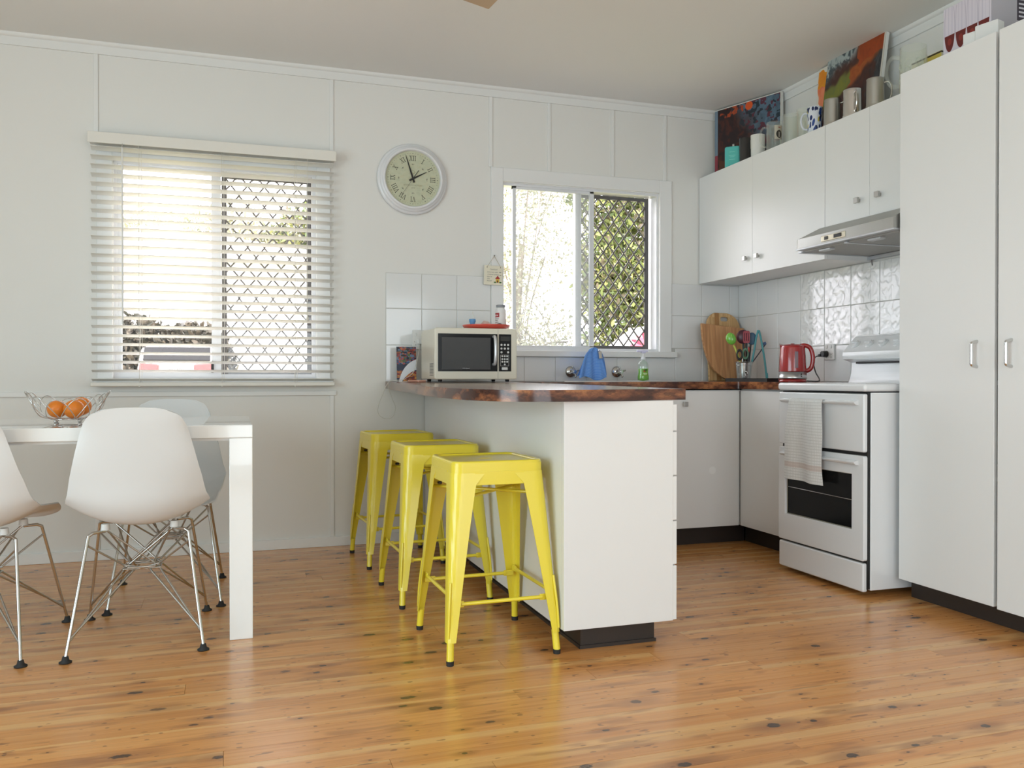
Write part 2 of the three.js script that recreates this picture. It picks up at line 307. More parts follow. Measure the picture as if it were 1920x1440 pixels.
// ---------------------------------------------------------------- wall tiles
const tileCache = new Map();
function tile(parent, w, h, m, x, y, z, ry = 0) {
  const k = w.toFixed(4) + h.toFixed(4); if (!tileCache.has(k)) { const g = rbox(w - 0.0026, h - 0.0026, 0.007, 0.0022, 0, 0, 0, 1); tileCache.set(k, g); }
  const o = mesh('tile', tileCache.get(k), m, parent); o.position.set(x, y, z); o.rotation.y = ry;
}
function tileField(xs, ys) { for (let i = 0; i + 1 < xs.length; i++) for (let j = 0; j + 1 < ys.length; j++) tile(wallBack, xs[i + 1] - xs[i], ys[j + 1] - ys[j], M.tile, (xs[i] + xs[i + 1]) / 2, (ys[j] + ys[j + 1]) / 2, 0.0045); }
tileField([0.868, 1.08, 1.2925, 1.5025], [0.936, 1.148, 1.361, 1.567]);
tileField([1.5025, 1.716, 1.92, 2.13, 2.34, 2.55, 2.754], [0.936, 1.086]);
tileField([2.754, 2.95, 3.16, 3.2315], [0.936, 1.148]); tileField([2.7235, 2.95, 3.16, 3.2315], [1.148, 1.361, 1.567]);
mesh('grout', join(lim(0.868, 1.504, 0.936, 1.567, 0, 0.0055), lim(1.504, 2.754, 0.936, 1.086, 0, 0.0055), lim(2.754, 3.235, 0.936, 1.567, 0, 0.0055), lim(2.7235, 2.754, 1.125, 1.567, 0, 0.0055)), M.grout, wallBack);
const rippleTex = dataTex(256, 256, (u, v) => { const wx = fbm(u * 5, v * 5, 61, 2, 5, 5) * 0.5, n = fbm(u * 5 + wx * 2.5, v * 6 + wx * 2, 47, 2); const k = 255 * sstep(0.25, 0.75, n); return [k, k, k]; }, false);
const rippleMats = [0, 1, 2].map((k) => { const t = rippleTex.clone(); t.offset.set(k * 0.31, k * 0.17); t.needsUpdate = true; return P([0.82, 0.815, 0.795], 0.12, { clearcoat: 0.8, clearcoatRoughness: 0.05, bumpMap: t, bumpScale: 0.0032 }); });
{
  const zs = [0.012]; for (let k = 1; k < 9; k++) zs.push(0.218 * k); zs.push(1.935);
  const ys = [0.936, 1.14, 1.355, 1.57];
  for (let i = 0; i + 1 < zs.length; i++) for (let j = 0; j < 3; j++) tile(wallRight, zs[i + 1] - zs[i], ys[j + 1] - ys[j], i < 3 || j < 1 ? M.tile : rippleMats[(i + j) % 3], ROOM.x1 - 0.0045, (ys[j] + ys[j + 1]) / 2, (zs[i] + zs[i + 1]) / 2, -PI / 2);
  mesh('grout', lim(ROOM.x1 - 0.0055, ROOM.x1, 0.936, 1.57, 0.0, 1.935), M.grout, wallRight);
}
// ---------------------------------------------------------------- venetian blind
{
  const b = thing('venetian_blind', 'white venetian blind with open slats hanging over the wide window', 'blind', [-0.053, 0, 0.06]);
  mesh('head_rail', join(lim(-0.622, 0.622, 2.168, 2.22, -0.03, 0.03, 0.004), lim(-0.628, 0.628, 2.165, 2.222, 0.03, 0.037, 0.003)), M.blindRail, b);
  const sl = shell((u, v) => { const z = (v - 0.5) * 0.05; return V3((u - 0.5) * 1.232, 0.0022 * (1 - Math.pow((v - 0.5) * 2, 2)), z); }, 1, 4, 0.0026);
  sl.rotateX(-0.245);
  for (let k = 0; k < 27; k++) { const o = mesh('slat', sl, M.blind, b); o.position.y = 2.146 - k * 0.0461; o.rotation.x = (hash(k, 1, 9) - 0.5) * 0.03; }
  mesh('bottom_rail', lim(-0.62, 0.62, 0.913, 0.934, -0.026, 0.026, 0.004), M.blindRail, b);
  for (const x of [-0.387, 0.022, 0.405]) { const l = mesh('ladder_cord', join(rod([x, 0.93, 0.028], [x, 2.17, 0.028], 0.0011, 5), rod([x, 0.93, -0.028], [x, 2.17, -0.028], 0.0011, 5), rod([x + 0.012, 0.93, 0.0], [x + 0.012, 2.17, 0.0], 0.0011, 5)), M.cord, b); mesh('cord_button', ball(0.006, x, 0.913, 0.024, 10), M.cord, l); }
  const w = mesh('tilt_wand', rod([-0.464, 1.235, 0.038], [-0.464, 2.15, 0.038], 0.0042, 8), M.plasticWhite, b);
  mesh('wand_hook', join(rod([-0.464, 2.15, 0.038], [-0.464, 2.17, 0.036], 0.002, 6), ball(0.005, -0.464, 2.155, 0.04, 8)), M.chromeDull, w);
  const c = mesh('pull_cord', rod([0.47, 1.3, 0.036], [0.47, 2.17, 0.036], 0.0012, 5), M.cord, b);
  mesh('tassel', lathe([[0, 0], [0.007, 0.002], [0.0075, 0.02], [0.003, 0.034], [0, 0.035]], 12).translate(0.47, 1.268, 0.036), M.cord, c);
  mesh('warning_label', lim(0.07, 0.135, 0.9345, 0.935, 0.002, 0.012).translate(0, -0.0115, 0.0145), canvasMat(128, 32, (x, w2, h2) => { x.fillStyle = '#d8cdb4'; x.fillRect(0, 0, w2, h2); x.fillStyle = '#8a5a2c'; x.fillRect(6, 8, 18, 16); x.fillStyle = '#4a4038'; for (let i = 0; i < 3; i++) x.fillRect(34, 7 + i * 7, 80 - i * 12, 3); }), b);
}
function canvasMat(w, h, draw, rough = 0.5, o = {}) { return new THREE.MeshStandardMaterial({ map: canvasTex(w, h, draw), roughness: rough, ...o }); }
// ---------------------------------------------------------------- kitchen units
const laminateEdge = dataTex(1024, 128, (u, v) => {
  const n = fbm(u * 22, v * 2.2, 301, 4, 22, 0), q = fbm(u * 60, v * 7, 333, 3, 60, 0), f = vnoise(u * 500, v * 60, 351, 500, 0);
  let c = mix3([70, 36, 24], [130, 78, 50], sstep(0.36, 0.56, n)); c = mix3(c, [182, 120, 72], sstep(0.56, 0.72, n) * 0.9); c = mix3(c, [48, 26, 20], sstep(0.58, 0.75, q) * 0.45);
  const k = 0.88 + 0.24 * f; return [c[0] * k, c[1] * k, c[2] * k];
});
const M2 = {
  bench: P([0.9, 0.9, 0.9], 0.2, { map: laminateEdge, clearcoat: 0.25, clearcoatRoughness: 0.18 }),
  benchTop: P([0.9, 0.9, 0.9], 0.22, { map: (() => { const t = laminateEdge.clone(); t.repeat.set(1, 4); t.needsUpdate = true; return t; })(), clearcoat: 0.6, clearcoatRoughness: 0.14 }),
  knob: S([0.50, 0.49, 0.47], 0.35, { metalness: 0.9 }),
};
function cubeKnob(parent, x, y, z, nx, nz) { // square knob on a short neck, facing (nx, nz)
  const t = Math.atan2(nx, nz);
  mesh('knob', join(at(rbox(0.027, 0.027, 0.014, 0.002, 0, 0, 0.019), x, y, z, 0, t, 0), at(cyl(0.006, 0.007, 0.014, 0, 0, 0, 10).rotateX(PI / 2).translate(0, 0, 0.006), x, y, z, 0, t, 0)), M2.knob, parent);
}
// peninsula
{
  const c = thing('peninsula_cabinet', 'white laminate peninsula cabinet with drawers under the curved worktop', 'cabinet', [1.32, 0, 1.12]);
  const L = (x0, x1, y0, y1, z0, z1, r = 0) => lim(x0 - 1.32, x1 - 1.32, y0, y1, z0 - 1.12, z1 - 1.12, r);
  mesh('body', L(1.115, 1.515, 0.084, 0.872, 0.7, 2.18), M.laminate, c);
  mesh('end_panel', L(1.097, 1.52, 0.083, 0.876, 2.18, 2.2, 0.0015), M.laminate, c);
  mesh('back_panel', L(1.097, 1.113, 0.083, 0.876, 0.016, 2.179), M.laminate, c);
  mesh('plinth', join(L(1.18, 1.47, 0, 0.083, 0.7, 2.15), L(1.175, 1.18, 0.0, 0.012, 0.7, 2.155), L(1.175, 1.475, 0, 0.012, 2.15, 2.156)), M.kick, c);
  for (const [a, b] of [[0.086, 0.281], [0.286, 0.441], [0.446, 0.603], [0.608, 0.763], [0.768, 0.862]]) {
    const d = mesh('drawer_front', L(1.517, 1.535, a, b, 1.62, 2.199, 0.001), M.laminate, c);
    cubeKnob(d, 1.535 - 1.32, Math.min((a + b) / 2 + 0.03, b - 0.02), 1.93 - 1.12, 1, 0);
  }
  mesh('door', L(1.517, 1.535, 0.086, 0.862, 0.72, 1.615, 0.001), M.laminate, c);
}
{ // the curved top
  const s = new THREE.Shape(); // x, -z
  s.moveTo(0.866, 0); s.lineTo(0.866, -0.02);
  s.bezierCurveTo(0.835, -0.5, 0.79, -1.15, 0.772, -1.6);
  s.bezierCurveTo(0.762, -1.95, 0.80, -2.235, 1.03, -2.245);
  s.bezierCurveTo(1.2, -2.238, 1.4, -2.20, 1.59, -2.165); s.lineTo(1.575, -0.68); s.lineTo(1.575, 0); s.closePath();
  const g = extrude(s, 0.04, 0, 48); g.rotateX(-PI / 2); // y up 0..0.04, z = -(-z)
  { // uv along the edge
    const p = g.attributes.position, n = g.attributes.normal, uv = g.attributes.uv;
    for (let i = 0; i < p.count; i++) if (Math.abs(n.getY(i)) < 0.5) uv.setXY(i, (p.getX(i) + p.getZ(i)) * 0.62, (p.getY(i)) * 12); else uv.setXY(i, p.getX(i) * 0.4, p.getZ(i) * 0.25);
  }
  const o = single('peninsula_worktop', toCreasedNormals(g, 0.5), [M2.benchTop, M2.bench], 'mottled brown laminate worktop with rounded corner over the peninsula', 'worktop');
  o.position.set(0, 0.896, 0); o.rotation.x = 0.0085;
}
// back run and corner
{
  const c = thing('base_cabinet', 'white base cabinet below the sink with flat doors', 'cabinet', [2.18, 0, 0.33], 0, 'base cabinets');
  const L = (x0, x1, y0, y1, z0, z1, r = 0) => lim(x0 - 2.18, x1 - 2.18, y0, y1, z0 - 0.33, z1 - 0.33, r);
  mesh('body', L(1.55, 2.818, 0.105, 0.888, 0.016, 0.655), M.laminate, c);
  mesh('plinth', L(1.55, 2.88, 0, 0.105, 0.05, 0.6), M.kick, c);
  for (const [a, b] of [[1.56, 2.18], [2.186, 2.796]]) { const d = mesh('door', L(a, b, 0.107, 0.884, 0.657, 0.675, 0.0015), M.laminate, c); if (a < 2) cubeKnob(d, b - 0.04 - 2.18, 0.82, 0.675 - 0.33, 0, 1); else { cubeKnob(d, 2.437 - 2.18, 0.81, 0.675 - 0.33, 0, 1); mesh('sticker_mark', cyl(0.022, 0.022, 0.0008, 0, 0, 0, 28).rotateX(PI / 2).translate(2.62 - 2.18, 0.43, 0.3454), S([0.93, 0.93, 0.92], 0.8), d); } }
}
{
  const c = thing('base_cabinet', 'narrow white base cabinet between the corner and the cooker', 'cabinet', [3.02, 0, 0.98], 0, 'base cabinets');
  const L = (x0, x1, y0, y1, z0, z1, r = 0) => lim(x0 - 3.02, x1 - 3.02, y0, y1, z0 - 0.98, z1 - 0.98, r);
  mesh('body', L(2.822, 3.225, 0.105, 0.893, 0.66, 1.278), M.laminate, c);
  mesh('plinth', L(2.885, 3.2, 0, 0.105, 0.605, 1.278), M.kick, c);
  mesh('door', L(2.802, 2.82, 0.107, 0.884, 0.68, 1.277, 0.0015), M.laminate, c);
}
{
  const s = new THREE.Shape(); s.moveTo(1.577, 0); s.lineTo(1.577, -0.69); s.lineTo(2.77, -0.69); s.quadraticCurveTo(2.787, -0.69, 2.787, -0.71); s.lineTo(2.787, -1.284); s.lineTo(3.23, -1.284); s.lineTo(3.23, 0); s.closePath();
  const g = extrude(s, 0.041, 0, 8).rotateX(-PI / 2); const p = g.attributes.position, n = g.attributes.normal, uv = g.attributes.uv;
  for (let i = 0; i < p.count; i++) if (Math.abs(n.getY(i)) < 0.5) uv.setXY(i, (p.getX(i) - p.getZ(i)) * 0.62 + 0.2, p.getY(i) * 12); else uv.setXY(i, p.getX(i) * 0.4, p.getZ(i) * 0.25);
  const o = single('corner_worktop', g, [M2.benchTop, M2.bench], 'mottled brown laminate worktop along the sink wall and round the corner', 'worktop'); o.position.y = 0.894;
}
{
  const k = thing('sink', 'stainless steel sink set in the brown worktop under the window', 'sink', [2.2, 0.9352, 0.36]);
  mesh('drainer', join(frame(-0.45, 0.45, -0.22, 0.22, 0.06, 0.0, 0.004).rotateX(-PI / 2), lim(0.02, 0.4, 0.0, 0.004, -0.17, 0.17)), M.brushed, k);
  const bs = join(lim(-0.39, 0.02, 0.0005, 0.0015, -0.16, 0.16)); mesh('dark_basin_plate', bs, S([0.25, 0.25, 0.25], 0.35, { metalness: 1 }), k);  // flat darker plate, imitating the shaded hollow of the bowl
}
// upper cabinets
{
  const u = thing('wall_cabinet', 'white wall cabinet with two flat doors above the kettle', 'cabinet', [3.08, 1.57, 0.63], 0, 'wall cabinets');
  const L = (x0, x1, y0, y1, z0, z1, r = 0) => lim(x0 - 3.08, x1 - 3.08, y0 - 1.57, y1 - 1.57, z0 - 0.63, z1 - 0.63, r);
  mesh('body', L(2.95, 3.224, 1.572, 2.262, 0.02, 1.245), M.laminate, u);
  const a = mesh('door', L(2.93, 2.948, 1.572, 2.262, 0.008, 0.603, 0.001), M.laminate, u); cubeKnob(a, 2.93 - 3.08, 1.667 - 1.57, 0.547 - 0.63, -1, 0);
  const b = mesh('door', L(2.93, 2.948, 1.572, 2.262, 0.605, 1.246, 0.001), M.laminate, u); cubeKnob(b, 2.93 - 3.08, 1.667 - 1.57, 0.668 - 0.63, -1, 0);
}
{
  const u = thing('wall_cabinet', 'short white wall cabinet above the range hood', 'cabinet', [3.08, 1.72, 1.59], 0, 'wall cabinets');
  const L = (x0, x1, y0, y1, z0, z1, r = 0) => lim(x0 - 3.08, x1 - 3.08, y0 - 1.72, y1 - 1.72, z0 - 1.59, z1 - 1.59, r);
  mesh('body', L(2.95, 3.224, 1.722, 2.262, 1.25, 1.932), M.laminate, u);
  const a = mesh('door', L(2.93, 2.948, 1.722, 2.262, 1.25, 1.57, 0.001), M.laminate, u); cubeKnob(a, 2.93 - 3.08, 1.824 - 1.72, 1.501 - 1.59, -1, 0);
  const b = mesh('door', L(2.93, 2.948, 1.722, 2.262, 1.5715, 1.931, 0.001), M.laminate, u); cubeKnob(b, 2.93 - 3.08, 1.826 - 1.72, 1.641 - 1.59, -1, 0);
}
// pantry
{
  const c = thing('pantry_cupboard', 'tall white pantry cupboard with two doors and chrome handles', 'cupboard', [3.0, 0, 2.65]);
  const L = (x0, x1, y0, y1, z0, z1, r = 0) => lim(x0 - 3.0, x1 - 3.0, y0, y1, z0 - 2.65, z1 - 2.65, r);
  mesh('side_panel', L(2.792, 3.222, 0.083, 2.258, 1.94, 1.956), M.laminate, c); mesh('side_panel', L(2.792, 3.222, 0.083, 2.258, 3.28, 3.296), M.laminate, c);
  mesh('back_panel', L(3.214, 3.222, 0.083, 2.258, 1.956, 3.28), S([0.20, 0.12, 0.07], 0.8), c);  // brown hardboard; dark tone chosen to put shade in the gap between doors
  for (const y of [0.083, 0.56, 0.93, 1.3, 1.68, 2.258]) mesh('shelf', L(2.8, 3.214, y, y + 0.016, 1.956, 3.28), M.laminate, c);
  mesh('plinth', L(2.835, 3.2, 0, 0.083, 1.945, 3.29), M.kick, c);
  const handle = (d, z) => mesh('handle', tube([[-0.228, 1.0, z], [-0.238, 1.002, z], [-0.256, 1.008, z], [-0.258, 1.022, z], [-0.258, 1.05, z], [-0.258, 1.08, z], [-0.256, 1.092, z], [-0.238, 1.098, z], [-0.228, 1.1, z]], 0.0065, 60, false, 10), M.chrome, d);
  const a = mesh('door', L(2.77, 2.788, 0.083, 2.274, 1.94, 2.424, 0.0015), M.laminate, c); handle(a, 2.345 - 2.65);
  const b = mesh('door', L(2.77, 2.788, 0.078, 2.274, 2.44, 2.95, 0.0015), M.laminate, c); handle(b, 2.5 - 2.65);
  mesh('door', L(2.77, 2.788, 0.078, 2.274, 2.955, 3.295, 0.0015), M.laminate, c);
}
// range hood
{
  const h = thing('range_hood', 'grey stainless range hood below the short wall cabinet', 'range hood', [2.95, 1.575, 1.59]);
  const z0 = 1.234 - 1.59, z1 = 1.93 - 1.59;
  // canopy: lip, sloped top, mitred ends
  const V = [], I = []; const q = (a, b, c, d) => { const k = V.length / 3; V.push(...a, ...b, ...c, ...d); I.push(k, k + 1, k + 2, k, k + 2, k + 3); };
  const xl = -0.205, xr = 0.28, yb = 0.036, yt = 0.084, yu = 0.142, zi0 = z0 + 0.07, zi1 = z1 - 0.07, xs = -0.095;
  const n = 8; const fr = []; // lip outline with rounded left front corner
  for (let i = 0; i <= n; i++) { const a = PI - i / n * PI / 2; fr.push([z0 + 0.05 + 0.05 * Math.cos(a), xl + 0.05 - 0.05 * Math.sin(a)]); }
  const out = [[z0, xr], ...fr.slice(0), [z1, xl], [z1, xr]];
  const inn = out.map(([z, x]) => [Math.max(zi0, Math.min(zi1 + 0.07, z)), Math.max(xs, x)]);
  for (let i = 0; i + 1 < out.length; i++) { const [za, xa] = out[i], [zb, xb] = out[i + 1], [zc, xc] = inn[i], [zd, xd] = inn[i + 1]; q([xa, yb, za], [xb, yb, zb], [xb, yt, zb], [xa, yt, za]); q([xa, yt, za], [xb, yt, zb], [xd, yu, zd], [xc, yu, zc]); }
  q([xs, yu, zi0], [xs, yu, z1], [xr, yu, z1], [xr, yu, zi0]);
  const g = new THREE.BufferGeometry(); g.setAttribute('position', new THREE.Float32BufferAttribute(V, 3)); g.setIndex(I);
  const steel = S([0.42, 0.42, 0.40], 0.38, { metalness: 0.85, side: THREE.DoubleSide });
  mesh('canopy', toCreasedNormals(g, 0.6), steel, h);
  mesh('rim', join(lim(xl + 0.002, xl + 0.04, 0.03, 0.037, z0 + 0.02, z1), lim(xl + 0.03, xr, 0.02, 0.027, z0 + 0.002, z0 + 0.03).rotateZ(0), lim(xl + 0.03, xr, 0.02, 0.027, -0.01, 0.01), lim(xr - 0.03, xr, 0.004, 0.02, z0, z1)), S([0.62, 0.64, 0.67], 0.4, { metalness: 0.6 }), h);
  for (const [a, b] of [[z0 + 0.03, -0.012], [0.012, z1 - 0.01]]) {
    const f = mesh('filter', lim(xl + 0.04, xr - 0.03, 0.022, 0.03, a, b), S([0.34, 0.33, 0.31], 0.45, { metalness: 0.5 }), h);
    mesh('filter_latch', join(lim(xl + 0.05, xl + 0.085, 0.012, 0.022, (a + b) / 2 - 0.05, (a + b) / 2 + 0.03, 0.003)), S([0.6, 0.62, 0.64], 0.4, { metalness: 0.4 }), f);
  }
  const cp = mesh('control_panel', lim(xl - 0.004, xl + 0.002, 0.043, 0.072, 1.455 - 1.59, 1.625 - 1.59, 0.004), S([0.72, 0.66, 0.52], 0.25, { metalness: 0.6 }), h);
  mesh('switch', lim(xl - 0.007, xl - 0.003, 0.05, 0.066, 1.483 - 1.59, 1.507 - 1.59, 0.001), M.black, cp); mesh('switch', lim(xl - 0.007, xl - 0.003, 0.05, 0.067, 1.55 - 1.59, 1.602 - 1.59, 0.001), M.black, cp);
  mesh('power_lead', tube([[0.27, 0.02, z0 + 0.03], [0.272, 0.0, z0 + 0.02], [0.275, -0.025, z0 + 0.022]], 0.003, 12), S([0.25, 0.23, 0.22], 0.6), h);
}
// ---------------------------------------------------------------- cooker
{
  const k = thing('cooker', 'white upright electric cooker with oven window and raised control panel', 'cooker', [2.9, 0, 1.6]);
  const X = 2.9, Z = 1.6; const L = (x0, x1, y0, y1, z0, z1, r = 0) => lim(x0 - X, x1 - X, y0, y1, z0 - Z, z1 - Z, r);
  mesh('body', L(2.652, 3.2, 0.03, 0.893, 1.297, 1.905, 0.003), M.enamel, k);
  mesh('recess', join(L(2.638, 2.653, 0.035, 0.893, 1.302, 1.899)), M.black, k);
  mesh('hob', L(2.612, 3.2, 0.897, 0.934, 1.291, 1.91, 0.014), M.enamel, k);
  const ridge = (y) => { const s = new THREE.Shape(); s.moveTo(0, 0); s.quadraticCurveTo(-0.022, -0.002, -0.026, 0.012); s.quadraticCurveTo(-0.02, 0.018, 0, 0.02); s.closePath(); return extrude(s, 0.535, 0.002, 8).translate(2.62 - X, y, 1.33 - Z); };
  const gd = mesh('grill_door', L(2.618, 2.642, 0.632, 0.888, 1.295, 1.898, 0.008), M.enamel, k); mesh('handle', ridge(0.838), M.enamel, gd);
  const od = mesh('oven_door', join((() => { const s = hole(rectShape(1.295 - Z, 1.898 - Z, 0.158, 0.617, 0.01), { x0: 1.347 - Z, x1: 1.822 - Z, y0: 0.287, y1: 0.532 }); return extrude(s, 0.024, 0.003, 6).rotateY(-PI / 2).translate(2.642 - X, 0, 0); })()), M.enamel, k);
  mesh('handle', ridge(0.575), M.enamel, od);
  const ow = mesh('oven_window', L(2.634, 2.637, 0.28, 0.54, 1.34, 1.83), P([0.012, 0.012, 0.012], 0.12, { specularIntensity: 0.35 }), od);
  mesh('rack', join(rod([2.632 - X, 0.42, 1.355 - Z], [2.632 - X, 0.415, 1.815 - Z], 0.0015, 6)), M.chromeDull, ow);
  mesh('window_frame', frame(1.343 - Z, 1.826 - Z, 0.283, 0.536, 0.007, 0, 0.004).rotateY(-PI / 2).translate(2.634 - X, 0, 0), S([0.24, 0.22, 0.16], 0.4), od);
  mesh('drawer', L(2.62, 2.645, 0.022, 0.148, 1.295, 1.894, 0.008), M.enamel, k);
  // console
  const s = new THREE.Shape(); s.moveTo(3.2 - X, 0.93); s.lineTo(3.03 - X, 0.93); s.quadraticCurveTo(3.045 - X, 0.95, 3.05 - X, 0.985); s.lineTo(3.056 - X, 1.035); s.lineTo(2.998 - X, 1.052); s.quadraticCurveTo(2.992 - X, 1.07, 2.998 - X, 1.088); s.lineTo(3.07 - X, 1.165); s.quadraticCurveTo(3.09 - X, 1.178, 3.12 - X, 1.178); s.lineTo(3.2 - X, 1.178); s.closePath();
  const cs = mesh('console', extrude(s, 0.606, 0.006, 8).translate(0, 0, 1.299 - Z), M.enamel, k);
  mesh('vent_slot', L(3.045, 3.06, 1.03, 1.05, 1.345, 1.86), M.black, cs);
  for (let i = 0; i < 6; i++) { const g = join(cyl(0.026, 0.027, 0.003, 0, 0.002, 0, 28), cyl(0.02, 0.022, 0.009, 0, 0.008, 0, 24), rbox(0.006, 0.008, 0.036, 0.003, 0, 0.014, 0)); mesh('dial', at(g, 3.035 - X, 1.128, 1.355 + i * 0.096 - Z, 0, 0, 0.82), M.enamel, cs); }
}
// ---------------------------------------------------------------- tea towel on the cooker
const waffle = dataTex(256, 256, (u, v) => { const a = Math.max(Math.abs(((u * 32) % 1) - 0.5), Math.abs(((v * 32) % 1) - 0.5)) * 2; const k = sstep(0.6, 1, a), n = vnoise(u * 200, v * 200, 9); let c = mix3([232, 233, 232], [204, 205, 202], k); c = [c[0] + n * 10 - 5, c[1] + n * 10 - 5, c[2] + n * 10 - 5]; if (v > 0.14 && v < 0.2) c = mix3(c, [190, 160, 148], 0.35); return c; });
{
  const g = shell((u, v) => { // v 0 = hem, 1 = over the handle and behind it
    const top = 0.852, z = lerp(1.395 + 0.27 * u, 1.43 + 0.232 * u, v) + 0.004 * Math.sin(v * 9 + u * 3);
    const fold = 0.011 * Math.sin(u * 9.5 + 0.6) * (1 - 0.35 * v) + 0.012 * Math.exp(-Math.pow((u - 0.52) / 0.05, 2)) * sstep(0.3, 0.95, v);
    if (v < 0.9) { const t = v / 0.9; return V3(2.584 - fold - 0.006 * Math.sin(t * PI), lerp(0.47 - 0.008 * u, top, t), z); }
    const a = (v - 0.9) / 0.1 * PI * 0.75; return V3(2.584 - fold * (1 - (v - 0.9) * 8) + 0.013 * (1 - Math.cos(a)) + 0.002, top + 0.006 * Math.sin(a), z);
  }, 40, 50, 0.004);
  single('tea_towel', g, S(0xffffff, 0.95, { map: waffle, side: THREE.DoubleSide }), 'grey checked waffle tea towel hanging on the cooker door handle', 'towel');
}
// ---------------------------------------------------------------- microwave and what stands round it
{
  const k = thing('microwave', 'cream microwave oven with black door on the end of the worktop', 'microwave', [1.272, 0.9366, 0.33]);
  const cream = P([0.78, 0.73, 0.60], 0.35, { clearcoat: 0.3, clearcoatRoughness: 0.2 });
  const w = 0.231, y0 = 0.012, y1 = 0.289; // local x -w..w, front z .17, back z -.18
  mesh('body', lim(-w + 0.004, w - 0.004, y0 + 0.002, y1 - 0.003, -0.18, 0.135, 0.004), cream, k);
  const bow = (x) => 0.006 * (1 - (x / w) * (x / w));
  const _f = (() => { const s = rectShape(-w, w, y0, y1, 0.012); const g = extrude(s, 0.036, 0.006, 8); return g.translate(0, 0, 0.134); })();
  mesh('front_frame', _f, cream, k);
  const door = mesh('door', lim(-w + 0.018, 0.118, 0.056, 0.258, 0.166, 0.1725, 0.002), M.blackGloss, k);
  mesh('door_window', lim(-w + 0.038, 0.078, 0.066, 0.238, 0.1725, 0.1735), S([0.05, 0.05, 0.05], 0.45), door);
  mesh('brand_script', new THREE.PlaneGeometry(0.04, 0.012).translate(-0.06, 0.072, 0.1742), new THREE.MeshStandardMaterial({ map: canvasTex(256, 80, (x, W, H) => { x.fillStyle = '#0d0d0d'; x.fillRect(0, 0, W, H); x.fillStyle = '#c9c9c9'; x.font = 'italic bold 50px serif'; x.textAlign = 'center'; x.fillText('Whirlpool', W / 2, 54); }), roughness: 0.45 }), door);
  mesh('handle', join(tube([[0.096, 0.094, 0.172], [0.096, 0.098, 0.196], [0.096, 0.13, 0.206], [0.096, 0.17, 0.208], [0.096, 0.21, 0.206], [0.096, 0.24, 0.196], [0.096, 0.244, 0.172]], 0.0085, 60, false, 12)), S([0.72, 0.72, 0.73], 0.3, { metalness: 0.5 }), door);
  const cp = mesh('control_panel', lim(0.126, 0.197, 0.056, 0.258, 0.166, 0.172, 0.002), M.blackGloss, k);
  mesh('seam', lim(0.1205, 0.1225, y0 + 0.004, y1 - 0.004, 0.165, 0.1707), S([0.45, 0.42, 0.36], 0.6), k);
  const key = S([0.62, 0.62, 0.61], 0.35, { metalness: 0.3 }); const kg = cyl(0.0058, 0.0062, 0.004, 0, 0, 0, 16).rotateX(PI / 2);
  const keyAt = (x, y, s = 1) => { const o = mesh('button', kg, key, cp); o.position.set(x, y, 0.173); o.scale.set(s, s, 1); };
  for (const y of [0.2, 0.18, 0.16]) for (const x of [0.14, 0.159, 0.178]) if (!(y === 0.16 && x === 0.159)) keyAt(x, y);
  for (const y of [0.138, 0.123, 0.108]) for (const x of [0.145, 0.159, 0.173]) keyAt(x, y, 0.85); keyAt(0.159, 0.094, 0.85);
  mesh('key_outline', frame(0.135, 0.183, 0.085, 0.146, 0.0012, 0.172, 0.1728), key, cp);
  mesh('start_button', rbox(0.034, 0.016, 0.005, 0.0024, 0.159, 0.071, 0.173), key, cp);
  mesh('display', lim(0.135, 0.19, 0.222, 0.246, 0.172, 0.1724), S([0.02, 0.022, 0.02], 0.2), cp);
  for (const [x, z] of [[-0.19, 0.12], [0.19, 0.12], [-0.19, -0.14], [0.19, -0.14]]) mesh('foot', cyl(0.012, 0.01, 0.014, x, 0.006, z, 14), M.rubber, k);
  const vents = []; for (let i = 0; i < 9; i++) for (let j = 0; j < 4; j++) vents.push(box(0.001, 0.0035, 0.016, -w + 0.0037, 0.035 + i * 0.0078, 0.045 + j * 0.023)); mesh('vent_slots', join(vents), M.black, k);
}
{
  const p = thing('plate', 'red plastic plate lying on top of the microwave', 'plate', [1.368, 1.2238, 0.362]);
  mesh('dish', lathe([[0, 0], [0.1, 0], [0.122, 0.009], [0.131, 0.02], [0.133, 0.027], [0.13, 0.027], [0.12, 0.014], [0.098, 0.005], [0, 0.005]], 48), P([0.72, 0.09, 0.06], 0.3, { clearcoat: 0.3 }), p);
}
{
  const j = thing('jar', 'white plastic jar with red label and grey lid on the red plate', 'jar', [1.45, 1.2292, 0.37]);
  mesh('body', lathe([[0, 0], [0.027, 0], [0.03, 0.004], [0.03, 0.1], [0.028, 0.11], [0.024, 0.116], [0.024, 0.124], [0, 0.124]], 32), S([0.82, 0.81, 0.79], 0.35), j);
  mesh('label', new THREE.CylinderGeometry(0.0303, 0.0303, 0.072, 32, 1, true).translate(0, 0.058, 0), canvasMat(512, 128, (x, w, h) => { x.fillStyle = '#e9e6e2'; x.fillRect(0, 0, w, h); for (const o of [0, 256]) { x.fillStyle = '#a3242a'; x.fillRect(o + 100, 6, 110, 44); x.fillStyle = '#f2e6e2'; x.font = 'bold 26px sans-serif'; x.fillText('Swisse', o + 108, 38); x.fillStyle = '#7c7672'; x.fillRect(o + 100, 62, 104, 6); x.fillRect(o + 100, 76, 84, 6); x.fillRect(o + 100, 96, 96, 5); } }, 0.5), j);
  mesh('lid', cyl(0.026, 0.026, 0.012, 0, 0.13, 0, 32), S([0.25, 0.26, 0.28], 0.4), j);
}
